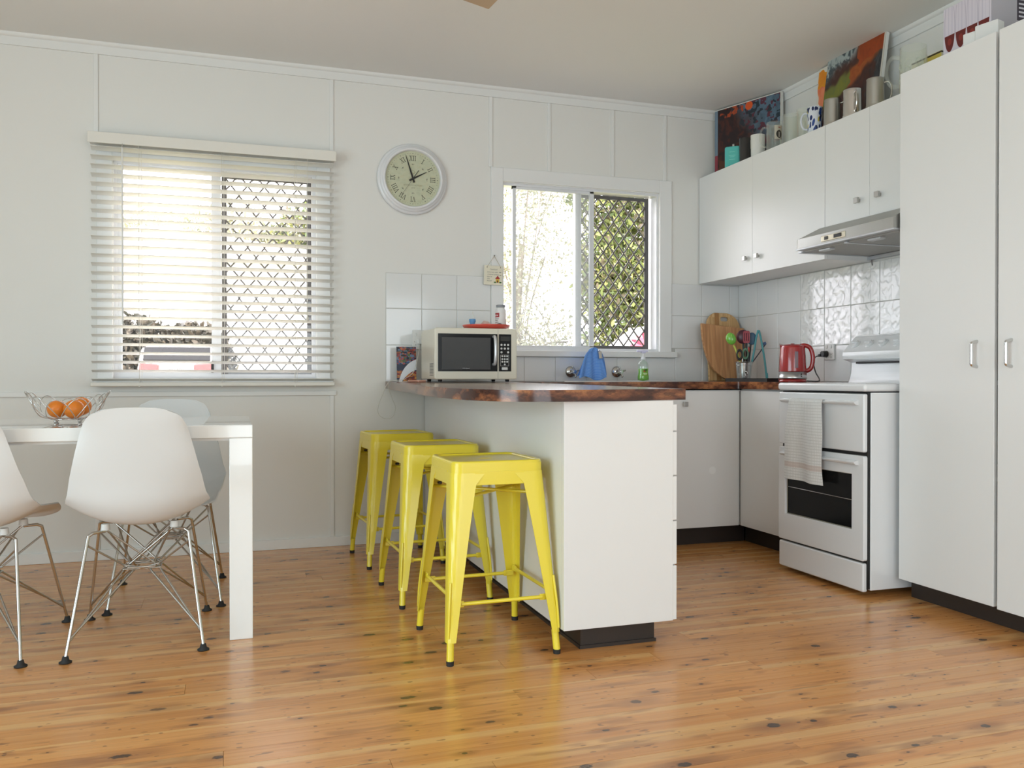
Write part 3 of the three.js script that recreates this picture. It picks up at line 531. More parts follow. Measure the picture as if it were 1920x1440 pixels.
{
  const c = thing('candle_holder', 'small blue cup holding a clear stick on the red plate', 'cup', [1.286, 1.2292, 0.37]);
  mesh('cup', lathe([[0, 0], [0.012, 0], [0.014, 0.03], [0.019, 0.042], [0.019, 0.054], [0.016, 0.054], [0, 0.044]], 20), S([0.10, 0.30, 0.58], 0.4), c);
  mesh('stick', cyl(0.005, 0.0065, 0.03, 0.002, 0.064, 0, 12), S([0.75, 0.74, 0.7], 0.2), c);
  mesh('tip', cyl(0.0016, 0.0016, 0.018, 0.002, 0.087, 0, 8), S([0.7, 0.66, 0.55], 0.3), c);
}
{
  const g = new THREE.IcosahedronGeometry(0.03, 3); const p = g.attributes.position; for (let i = 0; i < p.count; i++) { const n = 1 + 0.3 * (fbm(p.getX(i) * 60 + 9, p.getY(i) * 60 + p.getZ(i) * 40, 71, 2) - 0.5); p.setXYZ(i, p.getX(i) * n, Math.max(-0.018, p.getY(i) * n * 1.0), p.getZ(i) * n); } g.computeVertexNormals();
  single('shell', mergeVertices(g), S([0.66, 0.47, 0.40], 0.6), 'pale pink crumpled lump on the red plate beside the jar', 'shell', null, [1.366, 1.2473, 0.36]);
  const h = new THREE.SphereGeometry(0.03, 20, 12); h.scale(1, 0.62, 0.7); const q = h.attributes.position; for (let i = 0; i < q.count; i++) q.setY(i, Math.max(-0.012, q.getY(i) + 0.002 * Math.sin(q.getX(i) * 160)));
  h.computeVertexNormals(); single('key_pouch', h, S([0.05, 0.04, 0.045], 0.4), 'small dark pouch lying in front of the white jar', 'pouch', null, [1.425, 1.2415, 0.408]);
}
{ // booklet leaning on the tiles
  const cover = canvasMat(256, 400, (x, w, h) => {
    x.fillStyle = '#27304a'; x.fillRect(0, 0, w, h); for (let i = 0; i < 260; i++) { const c = ['#8a3b36', '#b8763f', '#3e5a86', '#1d1f2b', '#6d7f9c', '#b64a3c', '#5b6b45'][Math.floor(hash(i, 2, 4) * 7)]; x.fillStyle = c; x.fillRect(hash(i, 3, 4) * w, hash(i, 5, 4) * h * 0.45, 8 + hash(i, 6, 4) * 46, 5 + hash(i, 7, 4) * 26); }
    for (let i = 0; i < 160; i++) { const c = ['#8e2f2b', '#c0713d', '#5a2a28', '#d49a52'][Math.floor(hash(i, 2, 5) * 4)]; x.fillStyle = c; x.fillRect(hash(i, 3, 5) * w, h * 0.68 + hash(i, 5, 5) * h * 0.32, 10 + hash(i, 6, 5) * 60, 6 + hash(i, 7, 5) * 18); }
    x.fillStyle = '#eceef3'; x.beginPath(); x.moveTo(w, h * 0.36); x.quadraticCurveTo(w * 0.3, h * 0.5, w * 0.1, h); x.lineTo(w * 0.25, h); x.quadraticCurveTo(w * 0.55, h * 0.75, w, h * 0.66); x.fill();
  }, 0.25);
  const b = thing('booklet', 'glossy colourful booklet standing between the tiles and the microwave', 'booklet', [0.968, 0.936, 0.1], 0.05);
  mesh('cover', at(box(0.115, 0.2, 0.002), 0, 0.0995, 0.006, -0.06), cover, b); mesh('pages', at(box(0.112, 0.197, 0.006), 0, 0.0995, 0.0018, -0.06), S([0.8, 0.79, 0.76], 0.8), b);
  single('pen', join(cyl(0.006, 0.006, 0.1, 0, 0, 0, 16).rotateZ(PI / 2), cyl(0.0063, 0.0063, 0.008, 0.01, 0, 0, 16).rotateZ(0).rotateX(0)), S([0.62, 0.33, 0.24], 0.3, { metalness: 0.4 }), 'copper coloured stylus lying on the worktop beside the microwave', 'pen', null, [0.98, 0.9395, 0.33]);
  const lead = thing('charger_cable', 'thin white cable looping over the worktop edge beside the microwave', 'cable');
  mesh('cord', tube([[1.058, 1.165, 0.028], [1.05, 1.12, 0.07], [1.0, 1.0, 0.17], [0.935, 0.95, 0.2], [0.872, 0.942, 0.205], [0.84, 0.926, 0.215], [0.81, 0.87, 0.24], [0.788, 0.80, 0.22], [0.794, 0.755, 0.2], [0.83, 0.73, 0.2], [0.87, 0.74, 0.2], [0.887, 0.79, 0.2], [0.868, 0.84, 0.21], [0.845, 0.9, 0.222], [0.843, 0.932, 0.23], [0.862, 0.943, 0.24], [0.9, 0.9365, 0.26], [0.94, 0.9365, 0.3]], 0.0018, 220, false, 6), S([0.66, 0.64, 0.58], 0.5), lead);
  mesh('plug', join(rbox(0.03, 0.03, 0.03, 0.006, 1.062, 1.168, 0.03), cyl(0.006, 0.004, 0.02, 1.06, 1.148, 0.034, 10)), M.plasticWhite, lead);
}
function outlet(label, pos, turn) {
  const o = thing('power_outlet', label, 'outlet', pos, turn, 'power outlets');
  mesh('plate', rbox(0.075, 0.115, 0.01, 0.004, 0, 0, 0.005), M.plasticWhite, o);
  for (const x of [-0.018, 0.018]) { mesh('switch', rbox(0.011, 0.018, 0.006, 0.002, x, 0.03, 0.011), M.plasticWhite, o); }
  for (const x of [-0.018, 0.018]) { mesh('socket', join(at(box(0.0025, 0.009, 0.002), x - 0.007, -0.012, 0.0095, 0, 0, 0.5), at(box(0.0025, 0.009, 0.002), x + 0.007, -0.012, 0.0095, 0, 0, -0.5), box(0.0025, 0.009, 0.002, x, -0.03, 0.0095)), S([0.25, 0.24, 0.22], 0.7), o); }
  return o;
}
outlet('white power outlet on the tiles behind the booklet', [1.06, 1.18, 0.008], 0);
{ const o = outlet('white power outlet on the tiles beside the red kettle', [3.227, 1.103, 0.925], -PI / 2); o.children[0].scale.set(1.1, 0.78, 1); }
// ---------------------------------------------------------------- hanging plaque
{
  const k = thing('wall_plaque', 'small cream plaque with a painted house hanging from string beside the window', 'plaque', [1.512, 1.573, 0.028]);
  k.rotation.z = -0.02;
  mesh('tablet', rbox(0.118, 0.118, 0.008, 0.003), S([0.80, 0.76, 0.64], 0.45), k);
  mesh('print', new THREE.PlaneGeometry(0.112, 0.112).translate(0, 0, 0.0044), canvasMat(320, 320, (x) => {
    x.fillStyle = '#ece5cf'; x.fillRect(0, 0, 320, 320); x.fillStyle = '#3c3a38'; x.textAlign = 'center'; x.font = 'italic 36px sans-serif'; x.fillText('Caution!', 160, 74); x.font = 'italic 28px sans-serif'; x.fillText('Extremely wild', 140, 118); x.fillText('Children lurking', 152, 158); x.textAlign = 'left'; x.fillText('here in', 44, 196); x.fillText('this', 48, 230); x.fillText('house!', 44, 266);
    x.fillStyle = '#3c3a38'; x.fillRect(258, 104, 40, 8); x.fillRect(270, 152, 30, 8);
    x.fillStyle = '#e2b84a'; x.fillRect(202, 216, 66, 66); x.fillStyle = '#a8322a'; x.beginPath(); x.moveTo(190, 220); x.lineTo(236, 164); x.lineTo(282, 220); x.fill(); x.fillStyle = '#5b2d22'; x.fillRect(224, 246, 22, 38); x.fillStyle = '#4d7040'; x.beginPath(); x.ellipse(190, 280, 24, 12, 0, 0, 7); x.ellipse(286, 280, 22, 12, 0, 0, 7); x.fill();
  }), k);
  mesh('string', polyrod([[-0.04, 0.05, 0.006], [0.006, 0.117, -0.006], [0.044, 0.05, 0.006]], 0.0013, 6), S([0.55, 0.46, 0.33], 0.9), k);
  mesh('eyelet', join(ball(0.003, -0.04, 0.047, 0.004, 8), ball(0.003, 0.044, 0.047, 0.004, 8), cyl(0.003, 0.003, 0.03, 0, 0, 0, 8).rotateX(PI / 2).translate(0.006, 0.119, -0.013)), S([0.2, 0.17, 0.14], 0.5, { metalness: 0.6 }), k);
}
// ---------------------------------------------------------------- wall clock
{
  const k = thing('wall_clock', 'round white wall clock with pale green roman numeral dial', 'clock', [1.022, 2.115, 0]);
  const ring = lathe([[0, 0], [0.19, 0], [0.204, 0.006], [0.207, 0.014], [0.203, 0.021], [0.196, 0.024], [0.192, 0.026], [0.19, 0.034], [0.184, 0.039], [0.179, 0.04], [0.177, 0.046], [0.171, 0.05], [0.165, 0.049], [0.161, 0.042], [0.16, 0.03]], 72).rotateX(PI / 2);
  mesh('case', ring, P([0.80, 0.80, 0.81], 0.3, { clearcoat: 0.3 }), k);
  const face = canvasTex(1024, 1024, (x) => {
    x.fillStyle = '#c9cbb0'; x.fillRect(0, 0, 1024, 1024); for (let i = 0; i < 900; i++) { x.fillStyle = hash(i, 1, 77) > 0.5 ? 'rgba(200,190,140,0.06)' : 'rgba(150,165,140,0.06)'; x.beginPath(); x.ellipse(hash(i, 2, 77) * 1024, hash(i, 3, 77) * 1024, 10 + 40 * hash(i, 4, 77), 8 + 30 * hash(i, 5, 77), 0, 0, 7); x.fill(); }
    x.translate(512, 512); x.fillStyle = '#38382f'; x.strokeStyle = '#38382f';
    const R = ['XII', 'I', 'II', 'III', 'IIII', 'V', 'VI', 'VII', 'VIII', 'IX', 'X', 'XI'];
    for (let i = 0; i < 12; i++) { x.save(); x.rotate(i * PI / 6); x.translate(0, -372); x.font = '118px serif'; x.textAlign = 'center'; x.textBaseline = 'middle'; x.scale(0.8, 1.08); x.fillText(R[i], 0, 0); x.restore(); }
    for (let i = 0; i < 60; i++) { x.save(); x.rotate(i * PI / 30); x.beginPath(); x.arc(0, -458, i % 5 ? 4 : 7, 0, 7); x.fill(); x.restore(); }
    for (let i = 0; i < 8; i++) { x.save(); x.rotate(i * PI / 4); x.translate(0, -266); x.beginPath(); x.arc(0, 0, 8, 0, 7); x.fill(); x.lineWidth = 3; x.beginPath(); x.arc(0, -12, 26, 0.2, PI - 0.2); x.stroke(); x.restore(); }
    x.textAlign = 'center'; x.font = 'italic 34px serif'; x.fillStyle = '#8b8767'; x.fillText('ANTIQUITE DE PARIS', 0, 130); x.fillText('1876', 0, 178); x.strokeStyle = '#8f8a62'; x.lineWidth = 5; x.beginPath(); x.arc(0, -120, 34, 0, 7); x.stroke(); x.beginPath(); x.moveTo(-50, -120); x.quadraticCurveTo(0, -80, 50, -120); x.stroke();
  });
  mesh('dial', new THREE.CircleGeometry(0.163, 64).translate(0, 0, 0.031), new THREE.MeshStandardMaterial({ map: face, roughness: 0.6 }), k);
  const hand = (name, ang, L, back, w, z) => { const s = new THREE.Shape(); s.moveTo(-w, -back); s.lineTo(w, -back); s.lineTo(w * 0.8, L * 0.3); s.lineTo(w * 0.25, L); s.lineTo(-w * 0.25, L); s.lineTo(-w * 0.8, L * 0.3); s.closePath(); mesh(name, extrude(s, 0.0012).rotateZ(-ang).translate(0, 0, z), M.black, k); };
  hand('hour_hand', 62 * PI / 180, 0.092, 0.024, 0.0055, 0.034); hand('minute_hand', -17.7 * PI / 180, 0.138, 0.024, 0.0055, 0.0365);
  const s = join(box(0.0012, 0.14, 0.0008, 0, 0.05, 0), box(0.0035, 0.05, 0.001, 0, -0.035, 0)).rotateZ(-214.5 * PI / 180).translate(0, 0, 0.039); mesh('second_hand', s, M.black, k);
  mesh('hub', cyl(0.006, 0.006, 0.008, 0, 0, 0, 16).rotateX(PI / 2).translate(0, 0, 0.036), M.black, k);
}
// ---------------------------------------------------------------- table, bowl, oranges
{
  const t = thing('dining_table', 'glossy white dining table with square legs standing by the wide window', 'table', [-0.7, 0, 1.29]);
  mesh('table_top', lim(-0.8, 0.786, 0.738, 0.786, -0.372, 0.372, 0.004), M.tableWhite, t);
  for (const sx of [-1, 1]) for (const sz of [-1, 1]) { const x = sx > 0 ? 0.744 : -0.758, z = sz * 0.33; mesh('leg', lim(x - 0.041, x + 0.041, 0, 0.738, z - 0.041, z + 0.041, 0.003), M.tableWhite, t); }
  mesh('apron', join(lim(-0.74, 0.72, 0.716, 0.738, -0.36, -0.345), lim(-0.74, 0.72, 0.716, 0.738, 0.345, 0.36).translate(0, 0.012, -0.02)), M.tableWhite, t);
}
{
  const b = thing('fruit_bowl', 'looped chrome wire fruit bowl on the white table', 'bowl', [-0.588, 0.786, 1.25]);
  const wire = M.chrome, R = 0.142; const N = 11;
  for (let k = 0; k < N; k++) { // overlapping petal loops from the base ring to the rim
    const a0 = k / N * 2 * PI, pts = []; for (let i = 0; i <= 16; i++) { const t = i / 16, a = a0 + (t - 0.5) * 1.25, up = Math.pow(Math.sin(t * PI), 0.75), r = 0.06 + (R - 0.06) * Math.pow(up, 0.8), y = 0.014 + 0.103 * up * up * (0.86 + 0.14 * Math.cos(a0 * 2)); pts.push([r * Math.cos(a), y, r * Math.sin(a)]); }
    mesh('wire_loop', join(tube(pts, 0.0017, 64, false, 6)), wire, b);
  }
  for (const s of [-1, 1]) { const pts = []; for (let i = 0; i <= 12; i++) { const t = i / 12 * PI; pts.push([s * (0.105 + 0.043 * Math.sin(t)), 0.06 + 0.06 * Math.sin(t), 0.045 * Math.cos(t)]); } mesh('handle_loop', tube(pts, 0.0024, 48, false, 6), wire, b); }
  const ring = (r, y, w) => tube([...Array(20)].map((_, i) => [r * Math.cos(i / 10 * PI), y, r * Math.sin(i / 10 * PI)]), w, 80, true, 6);
  mesh('base_ring', join(ring(0.06, 0.013, 0.002), ring(0.035, 0.012, 0.0018), [0, 1, 2].map((i) => rod([0.06 * Math.cos(i * PI / 3), 0.012, 0.06 * Math.sin(i * PI / 3)], [-0.06 * Math.cos(i * PI / 3), 0.012, -0.06 * Math.sin(i * PI / 3)], 0.0016, 6))), wire, b);
  for (let i = 0; i < 4; i++) mesh('foot', ball(0.0062, 0.058 * Math.cos(i * PI / 2 + 0.7), 0.0062, 0.058 * Math.sin(i * PI / 2 + 0.7), 12), wire, b);
}
{
  const bump = dataTex(128, 128, (u, v) => { const n = 255 * fbm(u * 60, v * 60, 5, 2, 60, 60); return [n, n, n]; }, false);
  const om = P([0.86, 0.235, 0.012], 0.38, { bumpMap: bump, bumpScale: 0.0008, clearcoat: 0.2 });
  const pos = [[-0.627, 0.837, 1.247, 0.036, 'orange resting at the bowl side away from the chair back'], [-0.562, 0.837, 1.29, 0.0375, 'orange between the other two in the wire bowl, in front of them'], [-0.548, 0.846, 1.212, 0.0375, 'orange at the far side of the wire bowl, sitting highest']];
  for (const [x, y, z, r, label] of pos) { const o = thing('orange', label, 'orange', [x, y - r, z], rnd() * 6, 'oranges in the wire bowl'); const g = new THREE.SphereGeometry(r, 32, 24); g.scale(1, 0.95, 1); mesh('peel', g.translate(0, r, 0), om, o); mesh('stem_button', cyl(0.003, 0.0035, 0.002, 0, r * 1.95, 0, 8), S([0.25, 0.3, 0.1], 0.8), o); }
}
// ---------------------------------------------------------------- moulded chairs on wire bases
function wireChair(label, pos, turn) {
  const t = thing('dining_chair', label, 'chair', pos, turn, 'white moulded chairs round the table'); // faces -z
  const prof = new THREE.CatmullRomCurve3([[0, 0.418, -0.245], [0, 0.437, -0.225], [0, 0.442, -0.15], [0, 0.432, -0.03], [0, 0.428, 0.08], [0, 0.445, 0.165], [0, 0.505, 0.222], [0, 0.60, 0.248], [0, 0.70, 0.272], [0, 0.79, 0.292], [0, 0.845, 0.303]].map((p) => V3(...p)));
  const wid = [[0, 0.165], [0.06, 0.198], [0.2, 0.222], [0.42, 0.236], [0.52, 0.238], [0.6, 0.232], [0.7, 0.213], [0.8, 0.189], [0.9, 0.164], [0.955, 0.149], [0.982, 0.134], [1, 0.108]];
  const W = (v) => { for (let i = 0; i + 1 < wid.length; i++) if (v <= wid[i + 1][0]) { const f = (v - wid[i][0]) / (wid[i + 1][0] - wid[i][0]); return lerp(wid[i][1], wid[i + 1][1], f); } return wid.at(-1)[1]; };
  const g = shell((u, v) => {
    const c = prof.getPoint(v), q = (u - 0.5) * 2, tan = prof.getTangent(v), up = V3(0, -tan.z, tan.y).multiplyScalar(1); // points into the seat side
    const n = V3(0, tan.z, -tan.y); if (n.y < 0 && v < 0.4) n.negate();
    const curl = (0.02 + 0.062 * sstep(0.05, 0.42, v)) * (1 - 0.72 * sstep(0.5, 0.8, v)) * (1 - 0.9 * sstep(0.86, 1, v));
    const a = Math.abs(q); const x = W(v) * Math.sign(q) * lerp(Math.sin(a * PI / 2), a, sstep(0.05, 0.3, v) * (1 - 0.75 * sstep(0.6, 0.95, v))); const e = Math.pow(a, 2.1); c.y += 0.012 * (1 - q * q) * sstep(0.9, 1, v);
    return c.add(n.multiplyScalar(curl * e)).add(V3(x, 0, 0));
  }, 34, 44, 0.0055);
  const sh = mesh('shell', g, M.chairShell, t);
  for (const sx of [-1, 1]) for (const sz of [-1, 1]) mesh('seat_mount', cyl(0.014, 0.016, 0.022, sx * 0.115, 0.424, sz * 0.1, 14), S([0.72, 0.72, 0.7], 0.5), sh);
  const r = 0.0055, r2 = 0.0036; const mt = (sx, sz) => [sx * 0.115, 0.409, sz * 0.1], el = (sx, sz) => [sx * 0.165, 0.4, sz * 0.14], ft = (sx, sz) => [sx * 0.218, 0.016, sz * 0.268], fo = (sx, sz) => [sx * 0.211, 0.062, sz * 0.252], rg = (sx, sz) => [sx * 0.055, 0.262, sz * 0.035];
  for (const sx of [-1, 1]) for (const sz of [-1, 1]) {
    const l = mesh('leg', polyrod([mt(sx, sz), [sx * 0.152, 0.408, sz * 0.13], el(sx, sz), ft(sx, sz)], r, 10), M.chrome, t);
    mesh('glide', lathe([[0, 0], [0.02, 0], [0.0205, 0.004], [0.012, 0.009], [0.009, 0.022], [0, 0.022]], 18).translate(...[ft(sx, sz)[0], 0, ft(sx, sz)[2]]), M.rubber, l);
    mesh('brace', polyrod([fo(sx, sz), rg(sx, sz), mt(-sx * 0.95, sz)], r2, 8), M.chromeDull, t);
    mesh('brace', polyrod([[fo(sx, sz)[0], 0.07, fo(sx, sz)[2]], [sx * 0.03, 0.25, sz * 0.05], [sx * 0.1, 0.405, -sz * 0.11]], r2, 8), M.chromeDull, t);
    mesh('brace', polyrod([[sx * 0.172, 0.372, sz * 0.152], [sx * 0.06, 0.272, sz * 0.045], [-sx * 0.02, 0.255, sz * 0.05]], r2, 8), M.chromeDull, t);
  }
  const ring = (a, b, y) => polyrod([[-a, y, -b], [a, y, -b], [a, y, b], [-a, y, b], [-a, y, -b]], r2, 8);
  mesh('ring', join(ring(0.062, 0.045, 0.256), ring(0.045, 0.06, 0.264)), M.chromeDull, t);
  return t;
}
wireChair('white moulded chair standing square to the table with its back to the room', [-0.303, 0, 1.475], 0);
wireChair('white moulded chair set at an angle, next along the table towards the bowl end', [-0.845, 0, 1.45], -0.1);
wireChair('white moulded chair on the window side of the table facing the room', [-0.248, 0, 0.885], PI);
// ---------------------------------------------------------------- yellow stools
function stool(label, pos, turn) {
  const t = thing('bar_stool', label, 'stool', pos, turn, 'yellow metal stools'); const H = 0.672;
  const seat = (() => { const s = rectShape(-0.158, 0.158, -0.158, 0.158, 0.035); const h = new THREE.Path(); h.absellipse(0, 0, 0.028, 0.012, 0, 2 * PI, true); s.holes.push(h); const g = extrude(s, 0.006, 0.0015, 10).rotateX(-PI / 2).translate(0, H - 0.012, 0); return g; })();
  const rimS = rectShape(-0.164, 0.164, -0.164, 0.164, 0.038); rimS.holes.push(new THREE.Path(rectShape(-0.146, 0.146, -0.146, 0.146, 0.026).getPoints(10).reverse()));
  const st = mesh('seat', join(seat, extrude(rimS, 0.016, 0.006, 10).rotateX(-PI / 2).translate(0, H - 0.016, 0)), M.yellow, t);
  const skS = rectShape(-0.166, 0.166, -0.166, 0.166, 0.038); skS.holes.push(new THREE.Path(rectShape(-0.163, 0.163, -0.163, 0.163, 0.035).getPoints(10).reverse()));
  mesh('skirt', extrude(skS, 0.032, 0, 10).rotateX(-PI / 2).translate(0, H - 0.042, 0), M.yellow, t);
  const fx = 0.195, fz = 0.218, y0 = 0.02, y1 = H - 0.04;
  for (const sx of [-1, 1]) for (const sz of [-1, 1]) {
    // bent sheet: two flanges meeting in a rounded outer corner, tapering towards the foot
    const g = shell((u, v) => {
      const y = lerp(y1, 0.075, v), k = (y1 - y) / (y1 - y0), w = lerp(0.088, 0.03, Math.pow(v, 0.85)) * (v < 0.05 ? 1 + (0.05 - v) * 6 : 1), R = lerp(0.036, 0.016, v), ox = lerp(0.166, fx + 0.012, k), oz = lerp(0.166, fz + 0.012, k);
      const q = (u - 0.5) * 2, s = Math.abs(q), arc = 0.4; let a, b; // distance from the outer faces
      if (s < arc) { const th = PI / 4 * (1 - s / arc); a = R - R * Math.cos(PI / 4 - th); b = R - R * Math.sin(PI / 4 + th) * 1; const ang = PI / 4 + (q / arc) * PI / 4; a = R - R * Math.cos(ang); b = R - R * Math.sin(ang); } else { const d = R + (s - arc) / (1 - arc) * (w - R); if (q > 0) { a = d; b = 0; } else { a = 0; b = d; } }
      return V3(sx * (ox - a), y, sz * (oz - b));
    }, 24, 14, 0.0022);
    const l = mesh('leg', g, M.yellow, t);
    mesh('leg_rib', tube([[sx * (0.166 + (fx + 0.012 - 0.166) * 0.62 - 0.006), 0.27, sz * (0.166 + (fz + 0.012 - 0.166) * 0.62 - 0.006)], [sx * (fx - 0.001), 0.17, sz * (fz - 0.004)], [sx * (fx + 0.003), 0.09, sz * (fz + 0.001)]], 0.0045, 24, false, 8), M.yellow, l);
    mesh('foot_tube', rod([sx * (fx - 0.003), 0.014, sz * (fz - 0.001)], [sx * (fx - 0.007), 0.082, sz * (fz - 0.01)], 0.0125, 16), M.yellow, l);
    mesh('foot_cap', cyl(0.0135, 0.0125, 0.016, sx * (fx - 0.003), 0.008, sz * (fz - 0.001), 16), M.rubber, l);
  }
  // apron between the legs
  for (const s of [-1, 1]) { mesh('apron', lim(-0.09, 0.09, y1 - 0.042, y1 + 0.004, s * 0.1665 - 0.001, s * 0.1665 + 0.001), M.yellow, t); mesh('apron', lim(s * 0.1665 - 0.001, s * 0.1665 + 0.001, y1 - 0.042, y1 + 0.004, -0.09, 0.09), M.yellow, t); }
  const flat = (a, b) => { const A = V3(...a), B = V3(...b), d = B.clone().sub(A).normalize(); return join(rod(A.clone().addScaledVector(d, 0.03), B.clone().addScaledVector(d, -0.03), 0.0068, 10), [[A, 1], [B, -1]].map(([p, s]) => { const c = p.clone().addScaledVector(d, s * 0.018); const g = new RoundedBoxGeometry(Math.abs(d.x) > 0.5 ? 0.042 : 0.007, 0.022, Math.abs(d.z) > 0.5 ? 0.042 : 0.007, 2, 0.003); return g.translate(c.x, c.y, c.z); })); };
  const b = 0.195, bx = 0.176, bz = 0.193;
  for (const s of [-1, 1]) { mesh('cross_bar', flat([-bx, b, s * bz], [bx, b, s * bz]), M.yellow, t); mesh('cross_bar', flat([s * bx, b + 0.02, -bz], [s * bx, b + 0.02, bz]), M.yellow, t); }
  mesh('under_brace', join(rod([-0.16, H - 0.118, -0.16], [0.16, H - 0.118, 0.16], 0.006, 8), rod([-0.16, H - 0.131, 0.16], [0.16, H - 0.131, -0.16], 0.006, 8)), M.yellow, t);
  for (const [sx, sz] of [[-1, -1], [1, 1], [1, -1], [-1, 1]]) mesh('pad', rbox(0.016, 0.01, 0.016, 0.003, sx * 0.135, H - 0.105, sz * 0.135), M.black, st);
  return t;
}
stool('yellow metal stool at the rounded end of the peninsula, standing clear of the others', [0.886, 0, 1.957], 0.02);
stool('yellow metal stool in the middle of the row along the peninsula', [0.868, 0, 1.215], 0.03);
stool('yellow metal stool closest to the wall with the clock', [0.846, 0, 0.437], 0.06);
// ---------------------------------------------------------------- taps, cloth, soap
function tap(label, x) {
  const t = thing('tap', label, 'tap', [x, 0.995, 0.008], 0, 'sink taps');
  mesh('flange', lathe([[0, 0], [0.034, 0], [0.036, 0.004], [0.03, 0.012], [0.02, 0.017], [0.014, 0.02], [0, 0.02]], 32).rotateX(PI / 2), M.chrome, t);
  mesh('spindle', join(cyl(0.013, 0.014, 0.04, 0, 0, 0, 20).rotateX(PI / 2).translate(0, 0, 0.035)), M.chrome, t);
  mesh('handle', join(cyl(0.012, 0.014, 0.022, 0, 0, 0, 20).rotateX(PI / 2).translate(0, 0, 0.062), [0, 1, 2, 3].map((i) => { const a = i * PI / 2 + 0.35; return join(rod([0, 0, 0.062], [0.03 * Math.cos(a), 0.03 * Math.sin(a), 0.062], 0.0052, 10), ball(0.007, 0.03 * Math.cos(a), 0.03 * Math.sin(a), 0.062, 10)); }), cyl(0.008, 0.009, 0.006, 0, 0, 0, 16).rotateX(PI / 2).translate(0, 0, 0.076)), M.chrome, t);
  return t;
}
tap('chrome cross handle tap on the tiles nearer the microwave', 2.02); tap('chrome cross handle tap on the tiles nearer the soap bottle', 2.335);
{
  const t = thing('sink_spout', 'chrome swivel sink spout with a blue cloth hung over it', 'spout', [2.13, 0.995, 0.008]);
  mesh('flange', lathe([[0, 0], [0.034, 0], [0.036, 0.004], [0.03, 0.012], [0.02, 0.017], [0, 0.018]], 32).rotateX(PI / 2), M.chrome, t);
  mesh('neck', tube([[0, 0, 0.015], [0, 0, 0.05], [0, 0.02, 0.07], [0.0, 0.07, 0.08], [0.0, 0.115, 0.1], [0.0, 0.13, 0.14], [0.0, 0.12, 0.19]], 0.0095, 70, false, 14), M.chrome, t);
  mesh('nozzle', at(cyl(0.012, 0.0125, 0.045, 0, 0, 0, 20), 0.0, 0.098, 0.203, -0.3), M.chrome, t);
  const blue = dataTex(512, 512, (u, v) => { const z = 0.5 + 0.5 * Math.sin((v * 44 + 0.5 * Math.abs(((u * 24) % 1) * 2 - 1)) * 2 * PI); return mix3([92, 146, 226], [150, 188, 238], sstep(0.55, 0.95, z)); });
  const g = shell((u, v) => { // draped over the neck, v = 0 hem in front, 1 = hem behind
    const a = (u - 0.5), s = (v - 0.5) * 2, top = 1.142, d = Math.abs(s), spread = 0.035 + 0.06 * Math.pow(d, 0.7);
    const y = top - 0.188 * Math.pow(d, 1.15) * (s < 0 ? 1 : 0.93) - 0.03 * a * a * 4 * (1 - d) + 0.012 * Math.sin(u * 7) * d, f = 0.01 * Math.sin(u * 17 + 0.7) * d;
    return V3(2.098 + a * spread * 2 - 0.012 * d + (s < 0 ? -0.006 : 0.012), y, 0.185 + s * -0.028 - (s < 0 ? -f : f) + 0.01 * Math.cos(u * 5));
  }, 30, 40, 0.0025);
  single('dishcloth', g, S(0xffffff, 0.95, { map: blue, side: THREE.DoubleSide }), 'blue zigzag patterned dishcloth draped over the sink spout', 'cloth');
}
{
  const s = thing('soap_bottle', 'clear pump bottle half full of green dish soap with lilac pump', 'bottle', [2.425, 0.936, 0.2]);
  mesh('bottle', lathe([[0, 0.0], [0.034, 0.0], [0.038, 0.006], [0.038, 0.03], [0.033, 0.055], [0.035, 0.08], [0.035, 0.1], [0.028, 0.118], [0.013, 0.126], [0.012, 0.136], [0.0105, 0.136], [0.0115, 0.125], [0.026, 0.117], [0.0335, 0.1], [0.0335, 0.08], [0.0315, 0.055], [0.0365, 0.03], [0.0365, 0.007], [0, 0.002]], 32).scale(1, 1, 0.72), M.glassSolid, s);
  mesh('soap', lathe([[0, 0.003], [0.0355, 0.008], [0.0355, 0.03], [0.0308, 0.055], [0.0325, 0.078], [0, 0.078]], 32).scale(1, 1, 0.7), P([0.34, 0.72, 0.10], 0.1, { transmission: 0.35, thickness: 0 }), s);
  mesh('label', new THREE.CylinderGeometry(0.0372, 0.0372, 0.045, 24, 1, true, -0.55, 1.1).scale(1, 1, 0.72).translate(0.0, 0.055, 0.002), canvasMat(128, 128, (x) => { x.fillStyle = '#7fae3c'; x.fillRect(0, 0, 128, 128); x.fillStyle = '#3f6a22'; x.beginPath(); x.ellipse(66, 30, 46, 22, -0.3, 0, 7); x.fill(); x.fillStyle = '#b4502e'; x.beginPath(); x.ellipse(44, 46, 20, 12, 0, 0, 7); x.fill(); x.fillStyle = '#e9efc9'; x.fillRect(20, 76, 86, 10); x.fillRect(30, 96, 66, 7); }), s);
  const pm = S([0.72, 0.70, 0.90], 0.35); mesh('collar', join(cyl(0.014, 0.015, 0.016, 0, 0.142, 0, 24), cyl(0.004, 0.004, 0.03, 0, 0.16, 0, 12)), S([0.85, 0.85, 0.87], 0.3), s);
  mesh('pump_head', join(rbox(0.03, 0.012, 0.02, 0.004, 0, 0.179, 0), rbox(0.075, 0.013, 0.016, 0.005, -0.006, 0.186, 0)), pm, s);
}
